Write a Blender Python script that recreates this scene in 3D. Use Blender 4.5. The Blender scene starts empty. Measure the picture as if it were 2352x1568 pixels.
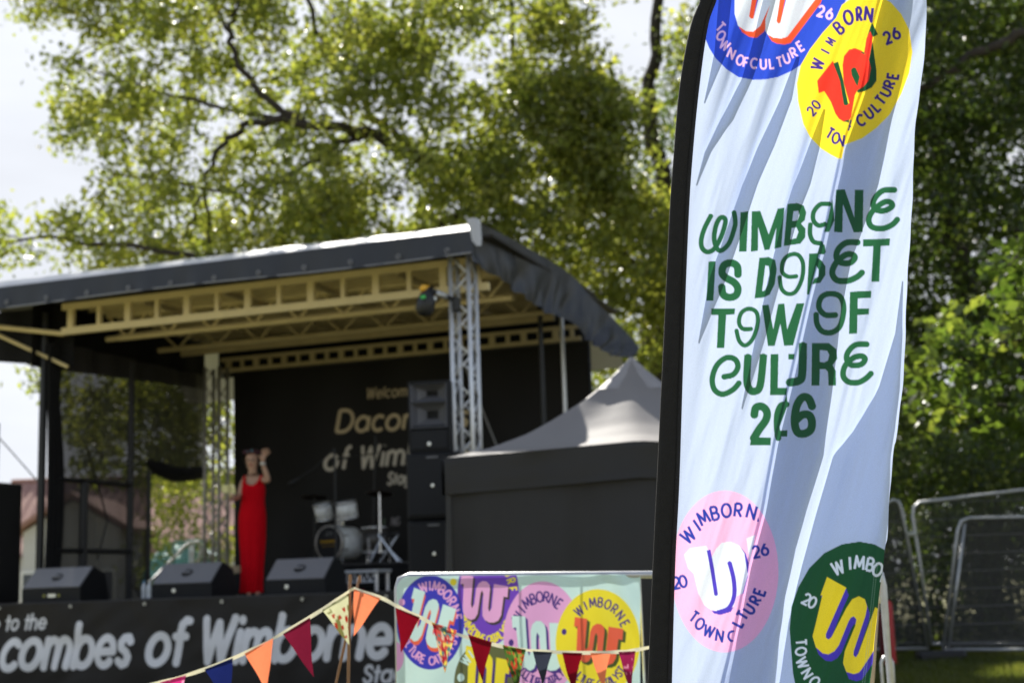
import bpy, math, random
import numpy as np
from mathutils import Vector, Matrix, noise
R = math.radians
scene = bpy.context.scene
col = scene.collection
rng = np.random.default_rng(7)
random.seed(7)

# ------------------------------------------------------------------ camera
EYE = 1.14; AL = R(9.62); RO = R(1.9); FPX = 50/36*2352
cF = np.array([0, math.cos(AL), math.sin(AL)]); cU0 = np.array([0, -math.sin(AL), math.cos(AL)]); cX = np.array([1., 0, 0])
cR = math.cos(RO)*cX - math.sin(RO)*cU0
cU = math.cos(RO)*cU0 + math.sin(RO)*cX
CAM = np.array([0, 0, EYE])
cam = bpy.data.objects.new('camera', bpy.data.cameras.new('camera')); col.objects.link(cam)
cam.matrix_world = Matrix(((cR[0], cU[0], -cF[0], 0), (cR[1], cU[1], -cF[1], 0), (cR[2], cU[2], -cF[2], EYE), (0, 0, 0, 1)))
cam.data.lens = 50; cam.data.sensor_width = 36; cam.data.sensor_fit = 'HORIZONTAL'
cam.data.clip_start = 0.05; cam.data.clip_end = 2000
cam.data.dof.use_dof = True; cam.data.dof.focus_distance = 4.38; cam.data.dof.aperture_fstop = 2.9
scene.camera = cam
scene.render.resolution_x = 1024; scene.render.resolution_y = 682
# ------------------------------------------------------------------ sky and sun
SUN_AZ = R(-15); SUN_EL = R(41)
sund = Vector((math.sin(SUN_AZ)*math.cos(SUN_EL), math.cos(SUN_AZ)*math.cos(SUN_EL), math.sin(SUN_EL)))
w = bpy.data.worlds.new('World'); scene.world = w; w.use_nodes = True
nt = w.node_tree; bg = nt.nodes['Background']
sky = nt.nodes.new('ShaderNodeTexSky'); sky.sky_type = 'NISHITA'; sky.sun_disc = False
sky.sun_elevation = SUN_EL; sky.sun_rotation = SUN_AZ; sky.air_density = 1.0; sky.dust_density = 0.7; sky.ozone_density = 1.2
hs_ = nt.nodes.new('ShaderNodeHueSaturation'); hs_.inputs['Saturation'].default_value = 0.6
nt.links.new(sky.outputs[0], hs_.inputs['Color']); cap_ = nt.nodes.new('ShaderNodeVectorMath'); cap_.operation = 'MINIMUM'; cap_.inputs[1].default_value = (4.12, 4.28, 4.62)      # thin even high haze: no glare round the sun
nt.links.new(hs_.outputs[0], cap_.inputs[0])
wtc = nt.nodes.new('ShaderNodeTexCoord'); wmp = nt.nodes.new('ShaderNodeMapping'); wmp.inputs['Scale'].default_value = (1.2, 1.2, 4.5); nt.links.new(wtc.outputs['Generated'], wmp.inputs[0])
wnz = nt.nodes.new('ShaderNodeTexNoise'); wnz.inputs['Scale'].default_value = 3.2; wnz.inputs['Detail'].default_value = 6; nt.links.new(wmp.outputs[0], wnz.inputs['Vector'])
wmr = nt.nodes.new('ShaderNodeMapRange'); wmr.inputs['From Min'].default_value = .35; wmr.inputs['From Max'].default_value = .7; wmr.inputs['To Min'].default_value = .97; wmr.inputs['To Max'].default_value = 1.12; nt.links.new(wnz.outputs[0], wmr.inputs[0])
wsc = nt.nodes.new('ShaderNodeVectorMath'); wsc.operation = 'SCALE'; nt.links.new(cap_.outputs[0], wsc.inputs[0]); nt.links.new(wmr.outputs[0], wsc.inputs['Scale']); nt.links.new(wsc.outputs[0], bg.inputs[0]); bg.inputs[1].default_value = 0.105
sl = bpy.data.lights.new('sun', 'SUN'); sl.energy = 4.8; sl.angle = R(0.5); sl.color = (1, .95, .86)
so = bpy.data.objects.new('sun', sl); col.objects.link(so); so.rotation_euler = sund.to_track_quat('Z', 'Y').to_euler(); so.location = (0, 0, 30)
scene.view_settings.view_transform = 'Standard'; scene.view_settings.look = 'None'; scene.view_settings.gamma = 1
scene.view_settings.exposure = 1.0

# ------------------------------------------------------------------ geometry of the place
def ray(px, py): return cF*FPX + cR*(px-1176) + cU*(784-py)
def P(px, py, Y):
    d = ray(px, py); return CAM + d*(Y/d[1])
def Pv(px, py, Y):                      # arrays
    px = np.asarray(px, float); py = np.asarray(py, float); Y = np.asarray(Y, float)
    d = cF[None]*FPX + (px.ravel()-1176)[:, None]*cR[None] + (784-py.ravel())[:, None]*cU[None]
    return CAM[None] + d*(Y.ravel()/d[:, 1])[:, None]
TH = R(19.5)
sU = np.array([math.cos(TH), -math.sin(TH), 0]); sV = np.array([math.sin(TH), math.cos(TH), 0]); SO = np.array([-.525, 14.8, 0])
def S(a, s, z): return SO + sU*a + sV*s + np.array([0, 0, z])
def hs(px, py, s):                      # stage coordinates of a point seen on the plane s
    d = ray(px, py); t = (s-(CAM-SO).dot(sV))/d.dot(sV); p = CAM+t*d
    return (p-SO).dot(sU), p[2]
def ha(px, py, a):
    d = ray(px, py); t = (a-(CAM-SO).dot(sU))/d.dot(sU); p = CAM+t*d
    return (p-SO).dot(sV), p[2]

# ------------------------------------------------------------------ materials
def lin(r, g, b):
    f = lambda c: (c/255/12.92 if c/255 <= .04045 else ((c/255+.055)/1.055)**2.4)
    return np.array([f(r), f(g), f(b)])
def mat(name, c=(.5, .5, .5), rough=.6, metal=0., var=.15, scale=8., bump=0., bscale=40., spec=.5, stretch=None, attr=False, trans=0., coat=0.):
    m = bpy.data.materials.new(name); m.use_nodes = True; t = m.node_tree; n = t.nodes; L = t.links
    b = n['Principled BSDF']; b.inputs['Roughness'].default_value = rough; b.inputs['Metallic'].default_value = metal
    b.inputs['Specular IOR Level'].default_value = spec; b.inputs['Coat Weight'].default_value = coat
    tc = n.new('ShaderNodeTexCoord'); src = tc.outputs['Object']
    if stretch:
        mp = n.new('ShaderNodeMapping'); mp.inputs['Scale'].default_value = stretch; L.new(src, mp.inputs[0]); src = mp.outputs[0]
    nz = n.new('ShaderNodeTexNoise'); nz.inputs['Scale'].default_value = scale; nz.inputs['Detail'].default_value = 5; L.new(src, nz.inputs['Vector'])
    mr = n.new('ShaderNodeMapRange'); mr.inputs['To Min'].default_value = 1-var; mr.inputs['To Max'].default_value = 1+var; L.new(nz.outputs[0], mr.inputs[0])
    mx = n.new('ShaderNodeVectorMath'); mx.operation = 'SCALE'; L.new(mr.outputs[0], mx.inputs['Scale'])
    if attr:
        a = n.new('ShaderNodeAttribute'); a.attribute_name = 'Col'; L.new(a.outputs['Color'], mx.inputs[0])
    else: mx.inputs[0].default_value = c
    L.new(mx.outputs[0], b.inputs['Base Color'])
    if bump:
        n2 = n.new('ShaderNodeTexNoise'); n2.inputs['Scale'].default_value = bscale; n2.inputs['Detail'].default_value = 3; L.new(src, n2.inputs['Vector'])
        bp = n.new('ShaderNodeBump'); bp.inputs['Strength'].default_value = bump; bp.inputs['Distance'].default_value = .02
        L.new(n2.outputs[0], bp.inputs['Height']); L.new(bp.outputs[0], b.inputs['Normal'])
    if trans:
        tr = n.new('ShaderNodeBsdfTranslucent'); L.new(mx.outputs[0], tr.inputs[0])
        ms = n.new('ShaderNodeMixShader'); ms.inputs[0].default_value = trans
        L.new(b.outputs[0], ms.inputs[1]); L.new(tr.outputs[0], ms.inputs[2]); L.new(ms.outputs[0], n['Material Output'].inputs[0])
    return m
M = {}
M['black_vinyl'] = mat('black_vinyl', (.022, .023, .028), .45, var=.3, scale=3, bump=.15, bscale=6)
M['black_cloth'] = mat('black_cloth', (.013, .0125, .0125), .9, var=.35, scale=4, bump=.3, bscale=9, spec=.2)
M['roof_sheet'] = mat('roof_sheet', (.5, .5, .52), .28, var=.15, scale=2, bump=.1, bscale=5)
M['ceiling'] = mat('ceiling', (.03, .026, .022), .8, var=.4, scale=2)
M['cream_steel'] = mat('cream_steel', (.74, .60, .30), .5, var=.15, scale=5)
M['shaded_steel'] = mat('shaded_steel', (.46, .37, .20), .6, var=.25, scale=5)  # cream steel darkened in colour for light falloff on the rear beams
M['alu'] = mat('alu', (.72, .72, .72), .38, .55, var=.12, scale=14)
M['galv'] = mat('galv', (.5, .51, .52), .42, .7, var=.25, scale=18)
M['cab'] = mat('cab', (.011, .011, .012), .6, var=.3, scale=30, bump=.2, bscale=200, spec=.25)
M['grille'] = mat('grille', (.024, .024, .026), .7, var=.2, scale=60, bump=.4, bscale=350, spec=.2)
M['horn'] = mat('horn', (.12, .12, .13), .4, var=.1)
M['wedge_top'] = mat('wedge_top', (.24, .235, .25), .5, var=.15, scale=60, bump=.4, bscale=300)
M['badge'] = mat('badge', (.75, .75, .7), .3, .6, var=.05)
M['black_steel'] = mat('black_steel', (.015, .015, .016), .5, var=.2)
M['deck'] = mat('deck', (.045, .042, .04), .7, var=.4, scale=6, bump=.2)
M['white_wall'] = mat('white_wall', (.62, .60, .57), .9, var=.12, scale=2)
M['roof_tile'] = mat('roof_tile', (.36, .2, .16), .9, var=.5, scale=9, stretch=(1, 1, 3), bump=.6, bscale=14)
M['bark'] = mat('bark', (.045, .036, .028), .9, var=.5, scale=12, bump=.6, bscale=30)
M['skin'] = mat('skin', (.48, .28, .18), .5, var=.08)
M['red_dress'] = mat('red_dress', (.58, .002, .009), .8, var=.12, scale=10, bump=.2, bscale=25, spec=.08)
M['hair'] = mat('hair', (.02, .012, .009), .5, var=.4, scale=60)
M['red_plastic'] = mat('red_plastic', (.5, .01, .012), .4, var=.1)
M['wood'] = mat('wood', (.5, .38, .24), .7, var=.3, scale=20, stretch=(4, 4, .5))
M['cane'] = mat('cane', (.25, .13, .06), .6, var=.4, scale=20, stretch=(4, 4, .6))
M['ribbon'] = mat('ribbon', (.72, .68, .50), .8, var=.2, scale=30, trans=.25)
M['gaz_roof'] = mat('gaz_roof', (.29, .27, .262), .6, var=.10, scale=2.5, bump=.12, bscale=4, trans=.32)
M['gaz_wall'] = mat('gaz_wall', (.017, .016, .017), .6, var=.25, scale=3, spec=.45)
M['flag_sleeve'] = mat('flag_sleeve', (.018, .017, .018), .85, var=.3, scale=40, bump=.5, bscale=300, spec=.3)
M['chrome'] = mat('chrome', (.75, .75, .75), .2, .9, var=.1)
M['brass'] = mat('brass', (.32, .24, .12), .3, .9, var=.2)
M['drum_shell'] = mat('drum_shell', (.85, .86, .84), .3, .1, var=.45, scale=25, stretch=(1, 1, .3))
M['drum_head'] = mat('drum_head', (.02, .02, .02), .5, attr=True, var=.05, spec=.1)
M['cloth_print'] = mat('cloth_print', rough=.6, attr=True, var=.06, scale=6, bump=.06, bscale=30, trans=.16)
M['banner_print'] = mat('banner_print', rough=.6, attr=True, var=.12, scale=4, bump=.1, bscale=8, spec=.2)
M['pennant_cloth'] = mat('pennant_cloth', rough=.85, attr=True, var=.08, scale=40, bump=.2, bscale=150, trans=.4, spec=.2)
M['rope'] = mat('rope', (.3, .3, .3), .8)
M['teal'] = mat('teal', (.20, .48, .48), .6, var=.1, trans=.2)
M['blue'] = mat('blue', (.12, .33, .5), .6, var=.1, trans=.2)
M['glass'] = mat('glass', (.05, .06, .07), .08, var=.1)
M['book'] = mat('book', (.80, .74, .36), .6, var=.1)
M['lamp_glass'] = mat('lamp_glass', (.8, .42, .03), .25, var=.1)
M['green_led'] = mat('green_led', (.05, .5, .08), .3)
M['clear_plastic'] = mat('clear_plastic', (.6, .64, .68), .12, var=.2, scale=30)
M['pink_cable'] = mat('pink_cable', (.35, .03, .06), .6)
M['blackbag'] = mat('blackbag', (.012, .012, .013), .8, var=.3)
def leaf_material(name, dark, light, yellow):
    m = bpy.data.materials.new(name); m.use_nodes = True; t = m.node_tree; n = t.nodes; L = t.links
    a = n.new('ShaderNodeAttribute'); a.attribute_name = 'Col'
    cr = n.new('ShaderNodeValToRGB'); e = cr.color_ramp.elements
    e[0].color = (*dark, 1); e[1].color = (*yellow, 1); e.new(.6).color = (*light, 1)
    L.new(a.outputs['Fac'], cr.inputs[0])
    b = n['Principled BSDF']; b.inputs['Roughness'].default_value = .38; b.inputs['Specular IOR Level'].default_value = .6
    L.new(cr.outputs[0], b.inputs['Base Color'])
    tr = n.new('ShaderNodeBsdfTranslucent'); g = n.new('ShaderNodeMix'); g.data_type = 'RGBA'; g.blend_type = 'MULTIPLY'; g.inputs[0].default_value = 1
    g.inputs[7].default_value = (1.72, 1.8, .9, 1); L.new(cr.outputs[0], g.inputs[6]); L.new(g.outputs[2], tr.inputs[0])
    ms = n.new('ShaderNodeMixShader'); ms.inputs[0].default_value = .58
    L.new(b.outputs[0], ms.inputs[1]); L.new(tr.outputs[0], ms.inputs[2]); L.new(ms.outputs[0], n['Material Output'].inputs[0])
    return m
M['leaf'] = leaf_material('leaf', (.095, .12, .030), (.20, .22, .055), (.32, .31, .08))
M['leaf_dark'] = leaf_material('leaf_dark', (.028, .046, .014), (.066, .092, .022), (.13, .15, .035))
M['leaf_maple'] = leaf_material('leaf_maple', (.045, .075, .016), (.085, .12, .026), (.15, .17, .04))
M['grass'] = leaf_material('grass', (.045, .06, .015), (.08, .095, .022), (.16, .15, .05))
def scrim_material():
    m = bpy.data.materials.new('scrim_mesh'); m.use_nodes = True; t = m.node_tree; n = t.nodes; L = t.links
    b = n['Principled BSDF']; b.inputs['Base Color'].default_value = (.03, .027, .027, 1); b.inputs['Roughness'].default_value = .8
    tr = n.new('ShaderNodeBsdfTransparent'); ms = n.new('ShaderNodeMixShader')
    nz = n.new('ShaderNodeTexNoise'); nz.inputs['Scale'].default_value = 1.5
    mr = n.new('ShaderNodeMapRange'); mr.inputs['To Min'].default_value = .045; mr.inputs['To Max'].default_value = .125; L.new(nz.outputs[0], mr.inputs[0])
    L.new(mr.outputs[0], ms.inputs[0]); L.new(b.outputs[0], ms.inputs[1]); L.new(tr.outputs[0], ms.inputs[2]); L.new(ms.outputs[0], n['Material Output'].inputs[0])
    return m
M['scrim'] = scrim_material()
def fence_mesh_material():
    m = bpy.data.materials.new('fence_wire'); m.use_nodes = True; t = m.node_tree; n = t.nodes; L = t.links
    b = n['Principled BSDF']; b.inputs['Base Color'].default_value = (.10, .10, .10, 1); b.inputs['Roughness'].default_value = .6
    tc = n.new('ShaderNodeTexCoord'); sp = n.new('ShaderNodeSeparateXYZ'); L.new(tc.outputs['Object'], sp.inputs[0])
    def lines(out, per, wd):
        m1 = n.new('ShaderNodeMath'); m1.operation = 'MULTIPLY'; m1.inputs[1].default_value = 1/per; L.new(out, m1.inputs[0])
        f = n.new('ShaderNodeMath'); f.operation = 'FRACT'; L.new(m1.outputs[0], f.inputs[0])
        c = n.new('ShaderNodeMath'); c.operation = 'LESS_THAN'; c.inputs[1].default_value = wd/per; L.new(f.outputs[0], c.inputs[0]); return c.outputs[0]
    mx = n.new('ShaderNodeMath'); mx.operation = 'MAXIMUM'
    L.new(lines(sp.outputs[0], .045, .008), mx.inputs[0]); L.new(lines(sp.outputs[2], .22, .010), mx.inputs[1])
    tr = n.new('ShaderNodeBsdfTransparent'); ms = n.new('ShaderNodeMixShader')
    L.new(mx.outputs[0], ms.inputs[0]); L.new(tr.outputs[0], ms.inputs[1]); L.new(b.outputs[0], ms.inputs[2]); L.new(ms.outputs[0], n['Material Output'].inputs[0])
    return m
M['wire'] = fence_mesh_material()
def flag_material():
    m = bpy.data.materials.new('flag_fabric'); m.use_nodes = True; t = m.node_tree; n = t.nodes; L = t.links
    a = n.new('ShaderNodeAttribute'); a.attribute_name = 'Col'
    tc = n.new('ShaderNodeTexCoord'); nz = n.new('ShaderNodeTexNoise'); nz.inputs['Scale'].default_value = 420; nz.inputs['Detail'].default_value = 2; L.new(tc.outputs['Object'], nz.inputs['Vector'])
    mr = n.new('ShaderNodeMapRange'); mr.inputs['To Min'].default_value = .84; mr.inputs['To Max'].default_value = 1.14; L.new(nz.outputs[0], mr.inputs[0])
    mx = n.new('ShaderNodeVectorMath'); mx.operation = 'SCALE'; L.new(a.outputs['Color'], mx.inputs[0]); L.new(mr.outputs[0], mx.inputs['Scale'])
    b = n['Principled BSDF']; b.inputs['Roughness'].default_value = .5; b.inputs['Specular IOR Level'].default_value = .35; L.new(mx.outputs[0], b.inputs['Base Color'])
    bp = n.new('ShaderNodeBump'); bp.inputs['Strength'].default_value = .12; bp.inputs['Distance'].default_value = .01
    mp = n.new('ShaderNodeMapping'); mp.inputs['Scale'].default_value = (1, 1, .25); mp.inputs['Rotation'].default_value = (0, R(13), 0); L.new(tc.outputs['Object'], mp.inputs[0])
    n2 = n.new('ShaderNodeTexNoise'); n2.inputs['Scale'].default_value = 26; n2.inputs['Detail'].default_value = 4; L.new(mp.outputs[0], n2.inputs['Vector'])
    L.new(n2.outputs[0], bp.inputs['Height']); L.new(bp.outputs[0], b.inputs['Normal'])
    tr = n.new('ShaderNodeBsdfTranslucent'); L.new(mx.outputs[0], tr.inputs[0]); L.new(bp.outputs[0], tr.inputs['Normal'])
    ms = n.new('ShaderNodeMixShader'); ms.inputs[0].default_value = .42
    L.new(b.outputs[0], ms.inputs[1]); L.new(tr.outputs[0], ms.inputs[2]); L.new(ms.outputs[0], n['Material Output'].inputs[0])
    return m
M['flag'] = flag_material()

# ------------------------------------------------------------------ objects
def tag(o, label=None, cat=None, group=None, kind=None):
    if label: o['label'] = label
    if cat: o['category'] = cat
    if group: o['group'] = group
    if kind: o['kind'] = kind
    return o
def thing(name, label, cat, loc=(0, 0, 0), rz=0., group=None):
    o = bpy.data.objects.new(name, None); col.objects.link(o); o.location = tuple(loc); o.rotation_euler = (0, 0, rz); o.empty_display_size = .2
    return tag(o, label, cat, group)
def link(name, me, m, parent=None):
    if m is not None: me.materials.append(M[m] if isinstance(m, str) else m)
    o = bpy.data.objects.new(name, me); col.objects.link(o)
    if parent: o.parent = parent
    return o
def copy_tree(o, parent=None):
    c = o.copy(); col.objects.link(c)
    if parent: c.parent = parent; c.matrix_parent_inverse = o.matrix_parent_inverse
    for ch in list(o.children): copy_tree(ch, c)
    return c
class MB:
    def __init__(s, off=(0, 0, 0)): s.v = []; s.f = []; s.off = np.array(off, float)
    def add(s, vs, fs):
        k = len(s.v); s.v += [tuple(np.array(p, float)-s.off) for p in vs]; s.f += [tuple(i+k for i in f) for f in fs]
    def box(s, c, d, ax=None, bev=0.):
        c = np.array(c, float); X, Y, Z = np.eye(3) if ax is None else ax
        h = np.array(d, float)/2; b = min(bev, *(h*.9)) if bev else 0
        if not b:
            vs = [c+X*h[0]*i+Y*h[1]*j+Z*h[2]*k for i in (-1, 1) for j in (-1, 1) for k in (-1, 1)]
            s.add(vs, [(0, 1, 3, 2), (4, 6, 7, 5), (0, 4, 5, 1), (2, 3, 7, 6), (0, 2, 6, 4), (1, 5, 7, 3)])
        else:                                       # chamfered in the X-Z outline, all faces closed
            out = [(-1, -1, 1, 0), (-1, -1, 0, 1), (-1, 1, 0, -1), (-1, 1, 1, 0), (1, 1, -1, 0), (1, 1, 0, -1), (1, -1, 0, 1), (1, -1, -1, 0)]
            vs = []
            for y, q in ((-1, b), (-1+2*b/(2*h[1]), 0), (1-2*b/(2*h[1]), 0), (1, b)):
                for i, k, di, dk in out:
                    x_ = (h[0]-q)*i+di*b; z_ = (h[2]-q)*k+dk*b
                    vs.append(c+X*x_+Y*h[1]*y+Z*z_)
            fs = [tuple(range(8)), tuple(range(31, 23, -1))]
            for r in range(3):
                for i in range(8): fs.append((r*8+i, r*8+8+i, r*8+8+(i+1) % 8, r*8+(i+1) % 8))
            s.add(vs, fs)
    def tube(s, pts, r, n=8, cap=True):
        pts = [np.array(p, float) for p in pts]; rs = r if hasattr(r, '__len__') else [r]*len(pts)
        vs = []; fs = []; ref = None
        for i, p in enumerate(pts):
            t = pts[min(i+1, len(pts)-1)]-pts[max(i-1, 0)]; t = t/(np.linalg.norm(t)+1e-12)
            if ref is None: ref = np.array([0, 0, 1.]) if abs(t[2]) < .9 else np.array([1., 0, 0])
            a = np.cross(t, ref); a /= np.linalg.norm(a)+1e-12; b = np.cross(a, t); ref = b
            for k in range(n):
                q = 2*math.pi*k/n; vs.append(p+rs[i]*(a*math.cos(q)+b*math.sin(q)))
        for i in range(len(pts)-1):
            for k in range(n): fs.append((i*n+k, i*n+(k+1) % n, (i+1)*n+(k+1) % n, (i+1)*n+k))
        if cap: fs.append(tuple(range(n-1, -1, -1))); fs.append(tuple(range((len(pts)-1)*n, len(pts)*n)))
        s.add(vs, fs)
    def lathe(s, prof, c=(0, 0, 0), n=24, ax=None):      # prof: (radius, height) ; axis = third of ax
        X, Y, Z = np.eye(3) if ax is None else ax; c = np.array(c, float); vs = []; fs = []
        for r, h in prof:
            for k in range(n):
                q = 2*math.pi*k/n; vs.append(c+X*r*math.cos(q)+Y*r*math.sin(q)+Z*h)
        for i in range(len(prof)-1):
            for k in range(n): fs.append((i*n+k, i*n+(k+1) % n, (i+1)*n+(k+1) % n, (i+1)*n+k))
        s.add(vs, fs)
    def loft(s, rings, closed=True, cap=True):
        n = len(rings[0]); vs = [p for r in rings for p in r]; fs = []
        for i in range(len(rings)-1):
            for k in range(n if closed else n-1): fs.append((i*n+k, i*n+(k+1) % n, (i+1)*n+(k+1) % n, (i+1)*n+k))
        if cap and closed: fs.append(tuple(range(n-1, -1, -1))); fs.append(tuple(range((len(rings)-1)*n, len(rings)*n)))
        s.add(vs, fs)
    def prism(s, poly, e):                              # poly: 3-D outline, e: extrusion vector
        n = len(poly); e = np.array(e, float); vs = [np.array(p, float) for p in poly]; vs += [p+e for p in vs]
        s.add(vs, [tuple(range(n-1, -1, -1)), tuple(range(n, 2*n))]+[(i, (i+1) % n, n+(i+1) % n, n+i) for i in range(n)])
    def build(s, name, m, parent=None, smooth=False):
        me = bpy.data.meshes.new(name); me.from_pydata(s.v, [], s.f); me.update()
        import bmesh
        bm = bmesh.new(); bm.from_mesh(me); bmesh.ops.recalc_face_normals(bm, faces=bm.faces); bm.to_mesh(me); bm.free()
        if smooth: me.polygons.foreach_set('use_smooth', [True]*len(me.polygons))
        return link(name, me, m, parent)
def grid_mesh(name, V, nx, ny, m, parent=None, cols=None, smooth=True):     # V: (ny*nx,3)
    me = bpy.data.meshes.new(name); nv = nx*ny; idx = np.arange(nv).reshape(ny, nx)
    q = np.stack([idx[:-1, :-1], idx[:-1, 1:], idx[1:, 1:], idx[1:, :-1]], -1).reshape(-1)
    nf = (nx-1)*(ny-1)
    me.vertices.add(nv); me.vertices.foreach_set('co', np.asarray(V, np.float32).ravel())
    me.loops.add(nf*4); me.loops.foreach_set('vertex_index', q.astype(np.int32))
    me.polygons.add(nf); me.polygons.foreach_set('loop_start', np.arange(0, nf*4, 4, dtype=np.int32))
    if smooth: me.polygons.foreach_set('use_smooth', np.ones(nf, bool))
    me.update(calc_edges=True); me.validate()
    if cols is not None: set_col(me, cols)
    return link(name, me, m, parent)
def set_col(me, cols):
    a = me.color_attributes.new('Col', 'FLOAT_COLOR', 'POINT'); c = np.ones((len(me.vertices), 4), np.float32); c[:, :3] = cols
    a.data.foreach_set('color', c.ravel())
def smooth_path(pts, k=6):
    pts = [np.array(p, float) for p in pts]; out = []
    for i in range(len(pts)-1):
        p0 = pts[max(i-1, 0)]; p1 = pts[i]; p2 = pts[i+1]; p3 = pts[min(i+2, len(pts)-1)]
        for j in range(k):
            t = j/k; out.append(.5*((2*p1)+(-p0+p2)*t+(2*p0-5*p1+4*p2-p3)*t*t+(-p0+3*p1-3*p2+p3)*t**3))
    out.append(pts[-1]); return out
def vnoise(x, y, seed=0):                # smooth value noise on arrays
    x = np.asarray(x, float); y = np.asarray(y, float); xi = np.floor(x).astype(int); yi = np.floor(y).astype(int); fx = x-xi; fy = y-yi
    h = lambda a, b: (np.sin(a*127.1+b*311.7+seed*74.7)*43758.5453) % 1.0
    sx = fx*fx*(3-2*fx); sy = fy*fy*(3-2*fy)
    return (h(xi, yi)*(1-sx)+h(xi+1, yi)*sx)*(1-sy)+(h(xi, yi+1)*(1-sx)+h(xi+1, yi+1)*sx)*sy-.5

# ------------------------------------------------------------------ lettering and printed colour (vector shapes sampled onto cloth vertices)
class Canvas:
    def __init__(s, x0, y0, x1, y1, res, base):
        s.x0, s.y0, s.res = x0, y0, res; s.w = int((x1-x0)*res)+2; s.h = int((y1-y0)*res)+2
        s.a = np.ones((s.h, s.w, 3))*np.array(base)
    def _bb(s, xs, ys, pad):
        i0 = max(int((min(xs)-pad-s.x0)*s.res)-1, 0); i1 = min(int((max(xs)+pad-s.x0)*s.res)+2, s.w)
        j0 = max(int((min(ys)-pad-s.y0)*s.res)-1, 0); j1 = min(int((max(ys)+pad-s.y0)*s.res)+2, s.h)
        return i0, i1, j0, j1
    def _put(s, b, al, c):
        i0, i1, j0, j1 = b; s.a[j0:j1, i0:i1] = s.a[j0:j1, i0:i1]*(1-al[..., None])+np.array(c)*al[..., None]
    def poly(s, cs, c, clip=None):
        if not isinstance(cs[0][0], (tuple, list, np.ndarray)): cs = [cs]
        b = s._bb([p[0] for k in cs for p in k], [p[1] for k in cs for p in k], 0); i0, i1, j0, j1 = b
        if i1 <= i0 or j1 <= j0: return
        acc = np.zeros((j1-j0, i1-i0))
        for ox in (.17, .5, .83):
            for oy in (.17, .5, .83):
                X = s.x0+(np.arange(i0, i1)+ox-.5)/s.res; Y = s.y0+(np.arange(j0, j1)+oy-.5)/s.res; X, Y = np.meshgrid(X, Y)
                ins = np.zeros(X.shape, bool)
                for k in cs:
                    for (xa, ya), (xb, yb) in zip(k, list(k[1:])+[k[0]]):
                        if ya == yb: continue
                        cr = ((ya > Y) != (yb > Y)) & (X < (xb-xa)*(Y-ya)/(yb-ya)+xa); ins ^= cr
                if clip: ins &= clip(X, Y)
                acc += ins
        s._put(b, acc/9, c)
    def stroke(s, pts, wd, c, cap='butt', clip=None):
        pts = [np.array(p[:2], float) for p in pts]
        b = s._bb([p[0] for p in pts], [p[1] for p in pts], wd); i0, i1, j0, j1 = b
        if i1 <= i0 or j1 <= j0: return
        X, Y = np.meshgrid(s.x0+np.arange(i0, i1)/s.res, s.y0+np.arange(j0, j1)/s.res); D = np.full(X.shape, 1e9)
        for i in range(len(pts)-1):
            d = pts[i+1]-pts[i]; l2 = d.dot(d)
            if l2 < 1e-14: continue
            t = ((X-pts[i][0])*d[0]+(Y-pts[i][1])*d[1])/l2; tc = np.clip(t, 0, 1)
            q = np.hypot(X-pts[i][0]-tc*d[0], Y-pts[i][1]-tc*d[1])
            if cap == 'butt':
                if i == 0: q = np.where(t < 0, 1e9, q)
                if i == len(pts)-2: q = np.where(t > 1, 1e9, q)
            D = np.minimum(D, q)
        al = np.clip(.5+(wd/2-D)*s.res, 0, 1)
        if clip: al = al*clip(X, Y)
        s._put(b, al, c)
    def ellipse(s, cx, cy, rx, ry, c, n=60): s.poly([(cx+rx*math.cos(2*math.pi*k/n), cy+ry*math.sin(2*math.pi*k/n)) for k in range(n)], c)
    def sample(s, x, y):
        u = np.clip((np.asarray(x)-s.x0)*s.res, 0, s.w-1.001); v = np.clip((np.asarray(y)-s.y0)*s.res, 0, s.h-1.001)
        i = u.astype(int); j = v.astype(int); fx = (u-i)[..., None]; fy = (v-j)[..., None]; a = s.a
        return (a[j, i]*(1-fx)+a[j, i+1]*fx)*(1-fy)+(a[j+1, i]*(1-fx)+a[j+1, i+1]*fx)*fy
def arc(cx, cy, rx, ry, a0, a1, n=18):
    return [(cx+rx*math.cos(R(a0+(a1-a0)*k/n)), cy+ry*math.sin(R(a0+(a1-a0)*k/n))) for k in range(n+1)]
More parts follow.
